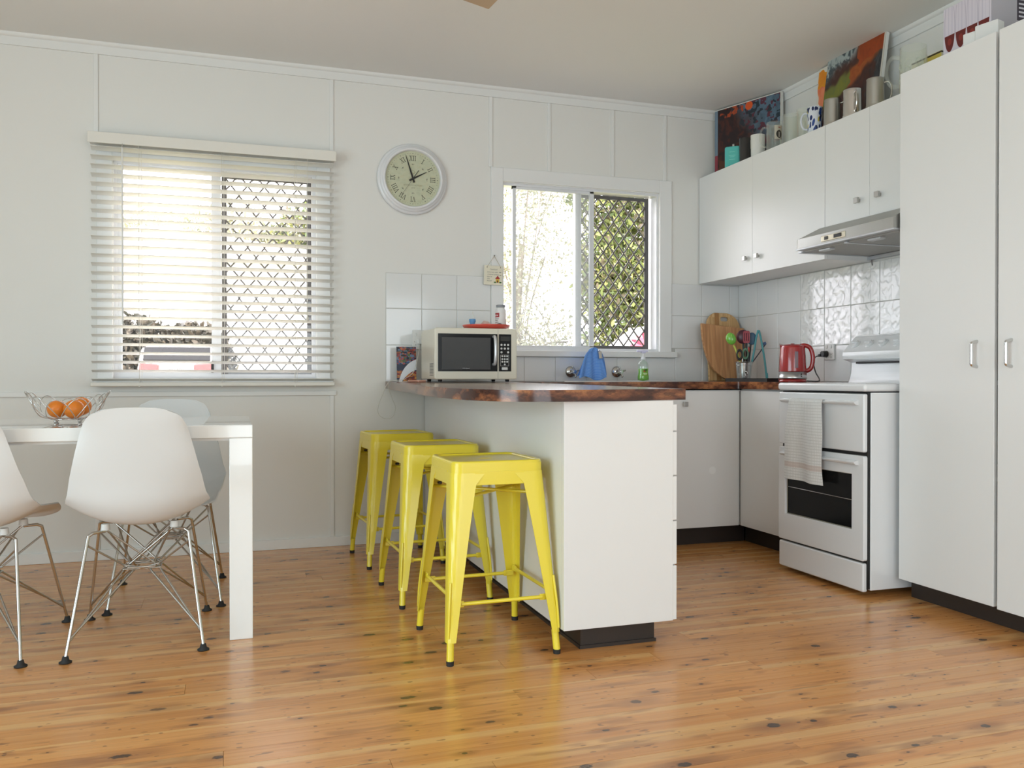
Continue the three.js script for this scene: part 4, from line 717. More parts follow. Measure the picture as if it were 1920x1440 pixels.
// ---------------------------------------------------------------- chopping boards
const woodTex = (a, b, s) => dataTex(256, 512, (u, v) => { const n = fbm(u * 30, v * 2.2, s, 4), q = fbm(u * 90, v * 4, s + 5, 2); let c = mix3(a, b, sstep(0.3, 0.7, n)); const k = 0.94 + 0.12 * q; return [c[0] * k, c[1] * k, c[2] * k]; });
{
  const s = new THREE.Shape(); s.moveTo(0, 0); s.lineTo(0.245, 0); s.lineTo(0.245, 0.36); s.quadraticCurveTo(0.225, 0.43, 0.15, 0.445); s.lineTo(0.06, 0.447); s.quadraticCurveTo(0.015, 0.43, 0, 0.385); s.closePath();
  const h = new THREE.Path(); h.absarc(0.115, 0.405, 0.0145, PI / 2, 1.5 * PI, false); h.absarc(0.145, 0.405, 0.0145, -PI / 2, PI / 2, false); h.closePath(); s.holes.push(h);
  const t = woodTex([222, 184, 132], [204, 160, 108], 21); t.repeat.set(3, 2.4);
  const b = thing('chopping_board', 'pale wooden chopping board with slot handle leaning behind the darker board', 'chopping board', [2.963, 0.937, 0.064], 0, 'chopping boards');
  const bd = mesh('board', extrude(s, 0.018, 0.003, 12), S(0xffffff, 0.5, { map: t }), b); bd.rotation.x = -0.075;
  const t2 = woodTex([190, 142, 88], [160, 108, 62], 33); t2.repeat.set(6, 2.4);
  const cap = mesh('inlay_strip', lim(0.055, 0.088, 0.002, 0.445, 0.0179, 0.0184), S(0xffffff, 0.5, { map: t2 }), bd);
  mesh('groove', lim(0.03, 0.215, 0.338, 0.3405, 0.0175, 0.0188), S([0.25, 0.14, 0.07], 0.7), cap);
}
{
  const s = new THREE.Shape(); s.moveTo(0.0, 0.372); s.lineTo(0.0, 0.36); s.bezierCurveTo(0.0, 0.2, 0.03, 0.05, 0.19, 0.0); s.lineTo(0.315, 0.0); s.lineTo(0.315, 0.345); s.bezierCurveTo(0.2, 0.352, 0.1, 0.366, 0.0, 0.372);
  const t = woodTex([214, 160, 110], [190, 134, 88], 57); t.repeat.set(2.4, 2.2);
  const b = thing('chopping_board', 'brown half round wooden chopping board leaning in front of the pale one', 'chopping board', [2.893, 0.937, 0.118], 0, 'chopping boards');
  const bd = mesh('board', extrude(s, 0.018, 0.003, 16), S(0xffffff, 0.48, { map: t }), b); bd.rotation.x = -0.1;
}
// ---------------------------------------------------------------- utensil pot and utensils
const PX = 3.03, PZ = 0.37, PY = 0.935;
{
  const p = thing('utensil_pot', 'small stainless bucket holding kitchen utensils beside the boards', 'pot', [PX, PY, PZ]);
  mesh('bucket', lathe([[0, 0.0], [0.04, 0.0], [0.041, 0.003], [0.051, 0.112], [0.052, 0.118], [0.054, 0.12], [0.054, 0.122], [0.0505, 0.122], [0.0395, 0.006], [0, 0.006]], 40), S([0.62, 0.62, 0.60], 0.22, { metalness: 1 }), p);
  mesh('band', new THREE.TorusGeometry(0.0505, 0.0015, 8, 40).rotateX(PI / 2).translate(0, 0.1, 0), M.chrome, p);
  for (const s of [-1, 1]) mesh('ear', join(ball(0.006, -0.02 * s, 0.06, s * 0.05, 10), new THREE.TorusGeometry(0.013, 0.002, 8, 20).rotateY(PI / 2).translate(-0.02 * s, 0.048, s * 0.056)), M.chrome, p);
}
{
  // direction along the picture plane here is about (x, z) = (0.53, 0.85): "right" as the photograph sees the corner
  const rt = V3(0.83, 0, 0.56), loc = (a, y, b = 0) => V3(PX + rt.x * a - rt.z * b, y, PZ + rt.z * a + rt.x * b);
  const green = P([0.20, 0.55, 0.07], 0.25, { clearcoat: 0.5 });
  const sp = thing('serving_spoon', 'bright green spoon with yellow green handle leaning out of the pot', 'spoon', [PX, 0.96, PZ]);
  const off = (g) => g.translate(-PX, -0.96, -PZ);
  mesh('handle', off(tube([loc(0.0, 0.965), loc(-0.028, 1.07), loc(-0.05, 1.135), loc(-0.062, 1.16)], 0.0065, 30)), P([0.62, 0.66, 0.10], 0.3), sp);
  { const g = new THREE.SphereGeometry(0.034, 24, 16); g.scale(0.88, 1.12, 0.5); g.rotateZ(0.35).rotateY(-0.6); const c = loc(-0.078, 1.2, 0.012); mesh('bowl', off(g.translate(c.x, c.y, c.z)), green, sp); }
  const ladle = thing('ladle', 'dark purple ladle standing in the utensil pot', 'ladle', [PX, 0.96, PZ]);
  mesh('handle', off(tube([loc(0.005, 0.965, -0.01), loc(0.0, 1.08, -0.012), loc(-0.005, 1.17, -0.014)], 0.006, 20)), M.black, ladle);
  { const g = new THREE.SphereGeometry(0.042, 24, 16); g.scale(0.95, 1.05, 0.4); g.rotateY(-0.6); const c = loc(-0.006, 1.212, -0.014); mesh('head', off(g.translate(c.x, c.y, c.z)), S([0.075, 0.016, 0.03], 0.35), ladle); }
  const red = thing('slotted_turner', 'dark red slotted turner standing in the utensil pot', 'turner', [PX, 0.96, PZ]);
  mesh('handle', off(tube([loc(0.012, 0.965, -0.02), loc(0.014, 1.09, -0.024), loc(0.015, 1.175, -0.026)], 0.006, 20)), M.black, red);
  { const s = rectShape(-0.02, 0.02, 0, 0.075, 0.01); for (const x of [-0.011, 0, 0.011]) { const h = new THREE.Path(); h.moveTo(x - 0.002, 0.014); h.lineTo(x - 0.002, 0.062); h.lineTo(x + 0.002, 0.062); h.lineTo(x + 0.002, 0.014); h.closePath(); s.holes.push(h); } const c = loc(0.015, 1.172, 0.012); mesh('blade', off(extrude(s, 0.003, 0, 6).rotateY(-0.6).translate(c.x, c.y, c.z)), S([0.34, 0.03, 0.05], 0.4), red); }
  const sl = thing('spatula', 'slate blue round spatula standing at the back of the pot', 'spatula', [PX, 0.96, PZ]);
  mesh('handle', off(tube([loc(0.02, 0.965, -0.012), loc(0.032, 1.08, -0.02), loc(0.04, 1.165, -0.022)], 0.0055, 20)), M.black, sl);
  { const g = new THREE.SphereGeometry(0.032, 20, 14); g.scale(0.95, 1.2, 0.25); g.rotateY(-0.6); const c = loc(0.046, 1.2, -0.022); mesh('head', off(g.translate(c.x, c.y, c.z)), S([0.055, 0.13, 0.21], 0.4), sl); }
  const sc = thing('kitchen_scissors', 'kitchen scissors with black and green loop handles in the pot', 'scissors', [PX, 0.96, PZ]);
  const loop = (a, y, m, nm) => { const g = new THREE.TorusGeometry(0.021, 0.0065, 10, 28); g.scale(0.72, 1.35, 1); g.rotateY(-0.6); const c = loc(a, y, 0.03); mesh(nm, off(g.translate(c.x, c.y, c.z)), m, sc); };
  loop(-0.026, 1.1, M.black, 'handle_loop'); loop(0.01, 1.105, S([0.10, 0.22, 0.14], 0.4), 'handle_loop'); mesh('blade', off(rod(loc(-0.01, 0.97, 0.02), loc(-0.008, 1.075, 0.026), 0.004, 6)), M.chrome, sc);
  const pk = thing('peeler', 'black peeler with red grip standing in the pot', 'peeler', [PX, 0.96, PZ]);
  mesh('grip', off(tube([loc(0.022, 0.965, 0.02), loc(0.028, 1.09, 0.022), loc(0.034, 1.15, 0.022)], 0.008, 20)), M.black, pk); mesh('inset', off(at(new THREE.SphereGeometry(0.008, 12, 10).scale(0.7, 2.4, 0.7), ...loc(0.029, 1.13, 0.028).toArray())), S([0.55, 0.06, 0.05], 0.4), pk);
  const tg = thing('tongs', 'teal kitchen tongs standing open with one arm in the pot', 'tongs', [PX, 0.94, PZ]);
  const teal = P([0.07, 0.33, 0.36], 0.3), off2 = (g) => g.translate(-PX, -0.94, -PZ);
  const arm = (pts) => { const g = tube(pts, 0.0062, 50, false, 10); return g; };
  mesh('arm', off2(arm([loc(0.082, 1.243, 0.0), loc(0.072, 1.2, 0.0), loc(0.058, 1.11, 0.0), loc(0.03, 0.97, 0.0)])), teal, tg);
  mesh('arm', off2(arm([loc(0.09, 1.243, 0.0), loc(0.1, 1.2, 0.0), loc(0.122, 1.07, 0.0), loc(0.136, 0.944, 0.0)])), teal, tg);
  mesh('hinge', off2(at(rbox(0.02, 0.014, 0.014, 0.005), ...loc(0.086, 1.245, 0).toArray(), 0, -0.6, 0)), teal, tg); { const c = loc(0.136, 0.962, 0); mesh('grip_end', off2(at(rbox(0.016, 0.05, 0.014, 0.004), c.x, c.y, c.z, 0, -0.6, 0.06)), teal, tg); }
  const ks = thing('knife_sharpener', 'thin black rod with blue end leaning out of the pot', 'rod', [PX, 0.96, PZ]);
  mesh('shaft', off(rod(loc(0.035, 1.03, -0.02), loc(0.128, 1.165, -0.035), 0.0035, 8)), S([0.05, 0.06, 0.09], 0.4), ks); mesh('tip', off(at(rbox(0.03, 0.018, 0.008, 0.003), ...loc(0.118, 1.168, -0.035).toArray(), 0, -0.6, 0.4)), S([0.06, 0.12, 0.28], 0.4), ks);
}
{
  const t = thing('tray', 'flat black tray on the worktop between the utensil pot and the kettle', 'tray', [2.94, 0.935, 0.64]);
  mesh('base', rbox(0.14, 0.012, 0.4, 0.004, 0, 0.006, 0), M.black, t); mesh('lip', frame(-0.08, 0.08, -0.21, 0.21, 0.008, 0, 0.02).rotateX(-PI / 2), M.black, t);
}
// ---------------------------------------------------------------- kettle
{
  const k = thing('kettle', 'red electric kettle with silver band on the worktop beside the cooker', 'kettle', [2.93, 0.935, 0.985], -0.64); // handle towards local +x
  const red = P([0.42, 0.018, 0.02], 0.22, { clearcoat: 0.8, clearcoatRoughness: 0.08 });
  mesh('power_base', lathe([[0, 0], [0.072, 0], [0.074, 0.004], [0.073, 0.016], [0, 0.018]], 48), red, k);
  mesh('band', lathe([[0, 0.018], [0.0735, 0.018], [0.0745, 0.022], [0.073, 0.054], [0, 0.055]], 48), S([0.62, 0.62, 0.62], 0.28, { metalness: 0.8 }), k);
  mesh('body', lathe([[0, 0.055], [0.0725, 0.055], [0.073, 0.06], [0.07, 0.12], [0.065, 0.185], [0.062, 0.196], [0.056, 0.2], [0, 0.2]], 56), red, k);
  mesh('lid', lathe([[0, 0.199], [0.05, 0.199], [0.048, 0.204], [0.012, 0.206], [0.01, 0.21], [0, 0.21]], 40), red, k);
  mesh('spout', at(new THREE.ConeGeometry(0.03, 0.05, 4).scale(1, 1, 0.7), -0.057, 0.178, 0, PI, 0.78, 0.35), red, k);
  mesh('handle', tube([[0.04, 0.196, 0], [0.062, 0.199, 0], [0.09, 0.185, 0], [0.104, 0.14, 0], [0.1, 0.09, 0], [0.085, 0.066, 0], [0.06, 0.058, 0]], 0.012, 80, false, 14), red, k);
  mesh('water_gauge', at(rbox(0.018, 0.09, 0.004, 0.004), 0.02, 0.12, 0.0658, -0.04, 0.3, 0), S([0.30, 0.22, 0.25], 0.15), k);
  for (const y of [0.031, 0.042]) mesh('indicator', at(cyl(0.0035, 0.0035, 0.003, 0, 0, 0, 12).rotateX(PI / 2), 0.045, y, 0.0585, 0, 0.65, 0), M.black, k);
  k.updateMatrixWorld(true); const inv = k.matrixWorld.clone().invert(), c = k;
  mesh('plug', join(at(cyl(0.017, 0.019, 0.03, 0, 0, 0, 20).rotateZ(PI / 2), 3.2, 1.092, 0.905), at(rbox(0.024, 0.016, 0.02, 0.005), 3.19, 1.085, 0.885)).applyMatrix4(inv), M.black, c);
  mesh('cord', tube([[3.188, 1.083, 0.88], [3.18, 1.075, 0.855], [3.165, 1.04, 0.86], [3.15, 0.99, 0.895], [3.13, 0.955, 0.95], [3.09, 0.94, 1.0], [3.03, 0.939, 1.02], [2.985, 0.941, 1.02]], 0.0035, 100, false, 8).applyMatrix4(inv), M.black, c);
}
// ---------------------------------------------------------------- on top of the wall cabinets
const TOP = 2.262;
function paint(seedN, w, h, fn) { return dataTex(w, h, (u, v) => { const wx = fbm(u * 5, v * 5, seedN, 3), wy = fbm(u * 5 + 7, v * 5, seedN + 9, 3); return fn(u + (wx - 0.5) * 0.25, v + (wy - 0.5) * 0.25, fbm(u * 26 + wx * 4, v * 14 + wy * 6, seedN + 3, 3), u, v); }, true, THREE.ClampToEdgeWrapping); }
function canvasThing(label, w, h, tex, edge) { // lies in local xy, face +z
  const t = thing('painting', label, 'painting', [0, 0, 0], 0, 'unframed paintings on the cabinets');
  mesh('stretcher', box(w, h, 0.02, 0, h / 2, -0.0105), edge, t); mesh('canvas', box(w, h, 0.001, 0, h / 2, 0.0), S(0xffffff, 0.55, { map: tex, bumpMap: tex, bumpScale: 0.001 }), t); return t;
}
{
  const tex = paint(401, 512, 512, (u, v, n, u0, v0) => {
    let c = mix3([42, 24, 26], [74, 34, 26], sstep(0.35, 0.7, n)); const blue = sstep(0.35, 0.62, u * 0.75 + v * 0.55 - 0.28); c = mix3(c, mix3([120, 150, 170], [64, 92, 112], n), blue * 0.9); if (blue > 0.3 && fbm(u0 * 22, v0 * 18, 405, 2) > 0.6) c = mix3(c, [96, 38, 52], 0.85); if (blue > 0.3 && fbm(u0 * 18 + 5, v0 * 18, 409, 2) > 0.63) c = mix3(c, [34, 44, 52], 0.85);
    if (v > 0.86 && u < 0.62) c = mix3(c, [178, 74, 36], sstep(0.45, 0.6, n)); if (Math.hypot(u0 - 0.53, (v0 - 0.93) * 0.9) < 0.055) c = [224, 92, 36]; if (v < 0.22 && u > 0.05 && u < 0.4) c = mix3(c, [110, 58, 30], 0.6);
    if (u0 < 0.045) c = v0 > 0.32 ? [120, 140, 156] : [150, 58, 70]; if (v0 > 0.985 || u0 > 0.985) c = [222, 220, 210]; return c;
  });
  const t = canvasThing('dark abstract painting with blue corner standing across the room corner', 0.5, 0.435, tex, S([0.80, 0.79, 0.75], 0.7));
  t.position.set(3.105, TOP + 0.002, 0.285); t.rotation.set(0, -1.225, 0); t.rotation.order = 'YXZ';
}
{
  const tex = paint(431, 512, 512, (u, v, n, u0, v0) => {
    const d = u * 0.62 - v + 0.62; let c = mix3([58, 36, 36], [84, 44, 34], n); c = mix3(c, mix3([34, 40, 46], [88, 96, 98], n), sstep(0.44, 0.62, fbm(u * 4, v * 4, 433, 3)) * 0.85);
    const band = 1 - Math.min(1, Math.abs(v - (0.42 + u * 0.55)) / 0.2); c = mix3(c, u > 0.42 ? mix3([150, 72, 34], [176, 96, 40], n) : mix3([132, 132, 44], [104, 112, 66], n), sstep(0.1, 0.6, band)); if (u > 0.55 && v > 0.78) c = mix3([172, 74, 28], [140, 62, 30], n);
    const sky = sstep(0.08, 0.3, v - (0.52 + u * 0.5)); c = mix3(c, mix3([170, 180, 178], [70, 82, 88], sstep(0.4, 0.65, n)), sky * (u < 0.6 ? 1 : 0)); if (u0 > 0.975) c = [214, 210, 198]; return c;
  });
  const t = canvasThing('large dark abstract painting with orange streak leaning above the range hood', 0.44, 0.45, tex, S([0.82, 0.81, 0.77], 0.7));
  t.position.set(3.1, TOP + 0.002, 1.2); t.rotation.order = 'YXZ'; t.rotation.set(-0.14, -PI / 2, 0);
}
{
  const tex = paint(461, 256, 512, (u, v, n, u0, v0) => { let c = [226, 222, 212]; const s = Math.abs(u - 0.25) < 0.22; if (s && v > 0.02 && v < 0.94) c = v > 0.72 ? mix3([238, 164, 36], [228, 132, 30], n) : v > 0.38 ? mix3([226, 110, 70], [236, 150, 110], n) : mix3([222, 92, 50], [236, 140, 96], n); if (v0 < 0.05) c = [52, 74, 130]; return c; });
  const t = canvasThing('white canvas with orange dabs, mostly hidden behind the large dark painting', 0.36, 0.44, tex, S([0.82, 0.81, 0.77], 0.7));
  t.position.set(3.135, TOP + 0.002, 1.06); t.rotation.order = 'YXZ'; t.rotation.set(-0.11, -PI / 2, 0);
}
function cupBody(r0, r1, h, th = 0.003) { return lathe([[0, 0], [r0 * 0.95, 0], [r0, 0.003], [r1, h], [r1 - th, h], [r0 - th, 0.006], [0, 0.006]], 36); }
function earHandle(r, h, s = 1, w = 0.005) { return tube([[r - 0.003, h * 0.85, 0], [r + 0.018 * s, h * 0.86, 0], [r + 0.032 * s, h * 0.7, 0], [r + 0.033 * s, h * 0.45, 0], [r + 0.02 * s, h * 0.24, 0], [r - 0.003, h * 0.2, 0]], w, 50, false, 8); }
const toCam = (x, z) => Math.atan2(-(4.93 - z), 0 - x); // local +x turned towards the camera (for handles use an offset)
{
  const x = 2.985; // flask
  const t = thing('flask', 'turquoise flat flask with silver cap in front of the corner painting', 'flask', [x, TOP, 0.31], -0.75);
  mesh('body', extrude(rectShape(-0.046, 0.046, 0, 0.135, 0.012), 0.03, 0.006, 8).translate(0, 0, -0.015), S([0.10, 0.55, 0.50], 0.4), t); mesh('cap', cyl(0.01, 0.01, 0.014, 0.008, 0.142, 0, 20), M.chrome, t);
  mesh('print', new THREE.PlaneGeometry(0.06, 0.08).translate(0, 0.07, 0.0154), canvasMat(128, 160, (c) => { c.fillStyle = '#5cc4b8'; c.fillRect(0, 0, 128, 160); c.fillStyle = '#86d8cc'; c.fillRect(30, 16, 70, 8); c.fillRect(20, 60, 88, 9); c.fillRect(34, 78, 60, 8); c.fillRect(24, 110, 80, 8); }), t);
}
{ // dark tumbler
  single('tumbler', cupBody(0.034, 0.038, 0.165), P([0.10, 0.09, 0.085], 0.12, { transmission: 0.55, thickness: 0 }), 'dark smoked glass tumbler beside the turquoise flask', 'glass', null, [3.02, TOP, 0.395]);
}
{
  const t = thing('mug', 'white mug with black print on the wall cabinet', 'mug', [3.0, TOP, 0.555], 0.93);
  mesh('body', cupBody(0.04, 0.042, 0.14), P([0.80, 0.79, 0.74], 0.25, { clearcoat: 0.4 }), t); mesh('handle', earHandle(0.04, 0.13), P([0.80, 0.79, 0.74], 0.25), t);
  mesh('print', new THREE.CylinderGeometry(0.0424, 0.0412, 0.05, 30, 1, true, 2.0, 1.5).translate(0, 0.088, 0), canvasMat(128, 64, (c) => { c.fillStyle = '#d9d6c8'; c.fillRect(0, 0, 128, 64); c.fillStyle = '#16161c'; c.beginPath(); c.ellipse(60, 34, 40, 24, 0.2, 0, 7); c.fill(); c.fillStyle = '#d9d6c8'; c.beginPath(); c.ellipse(70, 44, 12, 8, 0, 0, 7); c.fill(); }), t);
}
const gl = P([0.97, 0.98, 0.95], 0.03, { transmission: 0.92, thickness: 0, ior: 1.3 });
function beerMug(label, x, z, r, h, turn, group) { const t = thing('beer_mug', label, 'mug', [x, TOP, z], turn, group); mesh('body', cupBody(r * 0.96, r, h, 0.005), gl, t); mesh('handle', earHandle(r, h, 1, 0.006), gl, t); return t; }
{
  const t = beerMug('clear glass mug printed with a red and black emblem beside the white mug', 3.0, 0.715, 0.044, 0.17, 2.4, 'clear glass mugs on the wall cabinet');
  mesh('print', new THREE.CylinderGeometry(0.0446, 0.0442, 0.08, 30, 1, true, 3.3, 1.3).translate(0, 0.105, 0), canvasMat(128, 128, (c) => { c.fillStyle = '#c9c4b2'; c.fillRect(0, 0, 128, 128); c.fillStyle = '#a03a30'; c.fillRect(50, 16, 30, 8); c.fillStyle = '#33302c'; c.beginPath(); c.ellipse(64, 80, 42, 36, 0, 0, 7); c.fill(); c.fillStyle = '#e8e4d6'; c.fillRect(56, 60, 6, 48); c.fillRect(68, 60, 6, 48); }), t);
}
beerMug('plain clear glass mug, the one followed by the patterned cup', 3.0, 0.99, 0.042, 0.165, -0.9, 'clear glass mugs on the wall cabinet');
beerMug('plain clear glass mug between the printed mug and its twin', 3.0, 0.87, 0.044, 0.17, -0.9, 'clear glass mugs on the wall cabinet');
{
  const t = thing('cup', 'white cup with dark blue flower pattern beside the pewter tankard', 'cup', [2.985, TOP, 1.095], 2.6);
  mesh('body', cupBody(0.036, 0.04, 0.14), S([0.72, 0.76, 0.8], 0.3), t); mesh('pattern', new THREE.CylinderGeometry(0.0402, 0.0366, 0.125, 36, 1, true).translate(0, 0.075, 0), S(0xffffff, 0.3, { map: canvasTex(512, 128, (c) => { c.fillStyle = '#dfe4ea'; c.fillRect(0, 0, 512, 128); for (let i = 0; i < 90; i++) { c.fillStyle = ['#1e2f66', '#2b4a8e', '#16234e', '#d9c45a'][Math.floor(hash(i, 1, 55) * 3.15)]; c.beginPath(); c.ellipse(hash(i, 2, 55) * 512, hash(i, 3, 55) * 128, 8 + 16 * hash(i, 4, 55), 6 + 8 * hash(i, 5, 55), hash(i, 6, 55) * 3, 0, 7); c.fill(); } }) }), t);
  mesh('handle', earHandle(0.036, 0.13), S([0.7, 0.74, 0.8], 0.3), t);
}
function tankard(label, x, z, r, h, m, turn) { const t = thing('tankard', label, 'tankard', [x, TOP, z], turn, 'metal tankards on the wall cabinet'); mesh('body', lathe([[0, 0], [r, 0], [r * 1.04, 0.004], [r * 1.02, 0.014], [r * 0.98, 0.02], [r * 0.94, h - 0.006], [r * 0.97, h], [r * 0.9, h], [r * 0.89, h - 0.01], [r * 0.9, 0.01], [0, 0.01]], 40), m, t); mesh('handle', earHandle(r * 0.97, h, 0.95, 0.0045), m, t); return t; }
tankard('pewter tankard standing next to the blue patterned cup', 2.985, 1.235, 0.043, 0.14, M.pewter, -0.8);
tankard('shiny polished steel tankard between the two pewter ones', 2.985, 1.385, 0.046, 0.142, S([0.72, 0.71, 0.69], 0.12, { metalness: 1 }), -2.0);
tankard('pewter tankard with scroll handle standing next to the pantry', 2.985, 1.545, 0.042, 0.145, M.pewter, -0.8);
// ---------------------------------------------------------------- on top of the pantry
{
  const t = thing('beer_stein', 'large dimpled clear glass stein beside the pantry, largest of the glass mugs', 'stein', [2.99, TOP, 1.782], 2.5); t.scale.set(0.88, 1.12, 0.88);
  mesh('body', lathe([[0, 0], [0.06, 0], [0.066, 0.006], [0.067, 0.03], [0.064, 0.06], [0.067, 0.1], [0.066, 0.15], [0.065, 0.19], [0.061, 0.19], [0.061, 0.02], [0, 0.014]], 40), gl, t); mesh('handle', tube([[0.06, 0.15, 0], [0.1, 0.155, 0], [0.125, 0.125, 0], [0.128, 0.08, 0], [0.105, 0.04, 0], [0.062, 0.035, 0]], 0.009, 60, false, 10), gl, t);
  for (let i = 0; i < 8; i++) for (const y of [0.06, 0.115]) mesh('dimple', at(new THREE.TorusGeometry(0.016, 0.003, 8, 20), 0.0655 * Math.sin(i * PI / 4 + 0.3), y, 0.0655 * Math.cos(i * PI / 4 + 0.3), 0, i * PI / 4 + 0.3, 0), gl, t);
}
{
  single('comic_box', box(0.04, 0.2, 0.18), canvasMat(256, 160, (c) => { c.fillStyle = '#e6dfc6'; c.fillRect(0, 0, 256, 160); c.fillStyle = '#d9c25a'; c.fillRect(110, 0, 146, 60); c.fillStyle = '#dfb93a'; c.beginPath(); c.arc(92, 60, 26, 0, 7); c.fill(); c.fillStyle = '#b22c4c'; c.beginPath(); c.moveTo(20, 90); c.lineTo(34, 40); c.lineTo(50, 90); c.fill(); c.strokeStyle = '#3a3228'; c.lineWidth = 6; c.beginPath(); c.moveTo(0, 4); c.lineTo(256, 4); c.moveTo(110, 60); c.lineTo(160, 40); c.lineTo(256, 56); c.stroke(); c.fillStyle = '#c7a6a0'; c.beginPath(); c.arc(196, 60, 22, 0, 7); c.fill(); }, 0.6), 'yellow and white printed cardboard box beside the glass stein', 'box', null, [3.13, TOP + 0.1, 1.735]);
}
{
  const b = thing('wine_glass_box', 'pale carton printed with red wine glasses on top of the pantry', 'box', [2.99, 2.274, 2.195]);
  const front = canvasMat(512, 420, (c, w, h) => { c.fillStyle = '#d9d2dc'; c.fillRect(0, 0, w, h); c.fillStyle = '#c9c2d0'; for (let i = 0; i < 14; i++) c.fillRect(20 + i * 36, 0, 3 + (i % 3) * 3, h * 0.5); for (let i = 0; i < 4; i++) { const x = 70 + i * 122; c.fillStyle = '#6a1f1c'; c.beginPath(); c.moveTo(x - 56, h * 0.5); c.quadraticCurveTo(x - 46, h * 0.78, x, h * 0.8); c.quadraticCurveTo(x + 46, h * 0.78, x + 56, h * 0.5); c.fill(); c.fillStyle = '#8a3028'; c.beginPath(); c.ellipse(x, h * 0.62, 22, 26, 0, 0, 7); c.fill(); c.strokeStyle = '#b6aebd'; c.lineWidth = 4; c.beginPath(); c.moveTo(x - 56, h * 0.5); c.quadraticCurveTo(x - 58, h * 0.2, x - 44, 8); c.moveTo(x + 56, h * 0.5); c.quadraticCurveTo(x + 58, h * 0.2, x + 44, 8); c.moveTo(x, h * 0.8); c.lineTo(x, h); c.stroke(); } }, 0.5);
  const side = canvasMat(256, 256, (c, w, h) => { c.fillStyle = '#b9b4ba'; c.fillRect(0, 0, w, h); c.fillStyle = '#3b3440'; c.fillRect(140, 40, 100, 90); c.fillStyle = '#d8d4da'; for (let i = 0; i < 4; i++) c.fillRect(150, 52 + i * 18, 76 - i * 8, 8); c.fillStyle = '#6b2a26'; c.fillRect(140, 140, 100, 60); }, 0.6);
  const pale = S([0.70, 0.67, 0.71], 0.6);
  mesh('carton', box(0.24, 0.235, 0.24, 0, 0.1175, 0), [side, pale, pale, pale, side, pale], b); mesh('front_print', new THREE.PlaneGeometry(0.239, 0.234).rotateY(-PI / 2).translate(-0.1206, 0.1175, 0), front, b); mesh('side_print', new THREE.PlaneGeometry(0.239, 0.234).translate(0, 0.1175, 0.1206), side, b);
}
{
  const t = thing('adaptor_block', 'small white plastic block in front of the printed carton', 'block', [2.832, 2.274, 2.34], 0.25);
  mesh('body', rbox(0.05, 0.07, 0.09, 0.005, 0, 0.035, 0), S([0.80, 0.80, 0.78], 0.45), t); mesh('step', rbox(0.04, 0.05, 0.05, 0.004, 0, 0.03, -0.07), S([0.80, 0.80, 0.78], 0.45), t);
}
// ---------------------------------------------------------------- ceiling fan, only a blade tip reaches the picture
{
  const f = thing('ceiling_fan', 'ceiling fan with pale timber blades hanging over the stools', 'fan', [0.97, 2.405, 2.36]);
  mesh('motor', lathe([[0, -0.06], [0.05, -0.058], [0.1, -0.03], [0.105, 0.02], [0.08, 0.06], [0.03, 0.075], [0, 0.075]], 32), M.plasticWhite, f);
  mesh('down_rod', cyl(0.014, 0.014, 0.2, 0, 0.17, 0, 16), M.plasticWhite, f); mesh('canopy', lathe([[0, 0.25], [0.055, 0.25], [0.06, 0.3], [0.06, 0.31], [0, 0.31]], 24), M.plasticWhite, f);
  for (let i = 0; i < 3; i++) { const a = PI / 2 + 0.1 + i * 2 * PI / 3; mesh('blade', at(rbox(0.5, 0.008, 0.12, 0.003, 0.37, 0, 0), 0, 0, 0, 0.15, 0, 0).rotateY(a), S([0.52, 0.38, 0.24], 0.5), f); mesh('blade_arm', rod([0.09 * Math.cos(a), 0, -0.09 * Math.sin(a)], [0.16 * Math.cos(a), 0, -0.16 * Math.sin(a)], 0.01, 8), M.plasticWhite, f); }
}
// ---------------------------------------------------------------- outdoors
const groundTex = dataTex(512, 512, (u, v) => { const n = fbm(u * 40, v * 40, 91, 4, 40, 40), q = fbm(u * 6, v * 6, 95, 3, 6, 6); return mix3(mix3([150, 142, 118], [112, 104, 80], n), [128, 136, 84], sstep(0.45, 0.65, q)); }); groundTex.repeat.set(0.15, 0.15);
const groundShape = new THREE.Shape(); groundShape.moveTo(-45, -0.9); groundShape.lineTo(45, -0.9); groundShape.lineTo(45, -0.08 + 44 * 0.0375); groundShape.lineTo(1, -0.08); groundShape.lineTo(-45, -0.08); groundShape.closePath(); // rises gently behind the house
struct('ground', extrude(groundShape, 90).rotateY(PI / 2).translate(-45, 0, 0), S(0xffffff, 0.95, { map: groundTex }), 'dry grass and gravel ground outside the house');
{
  const b = thing('neighbour_house', 'white weatherboard house wall seen beyond the hedge', 'house', [-2, -0.45, -24]);
  mesh('wall', lim(-6.5, 6.5, 0, 5.1, -3, 0), S([0.82, 0.82, 0.8], 0.8), b); mesh('roof', extrude((() => { const s = new THREE.Shape(); s.moveTo(-7, 5.1); s.lineTo(7, 5.1); s.lineTo(7, 5.25); s.lineTo(0, 6.1); s.lineTo(-7, 5.25); s.closePath(); return s; })(), 4).translate(0, 0, -3.5), S([0.82, 0.82, 0.81], 0.6), b);
}
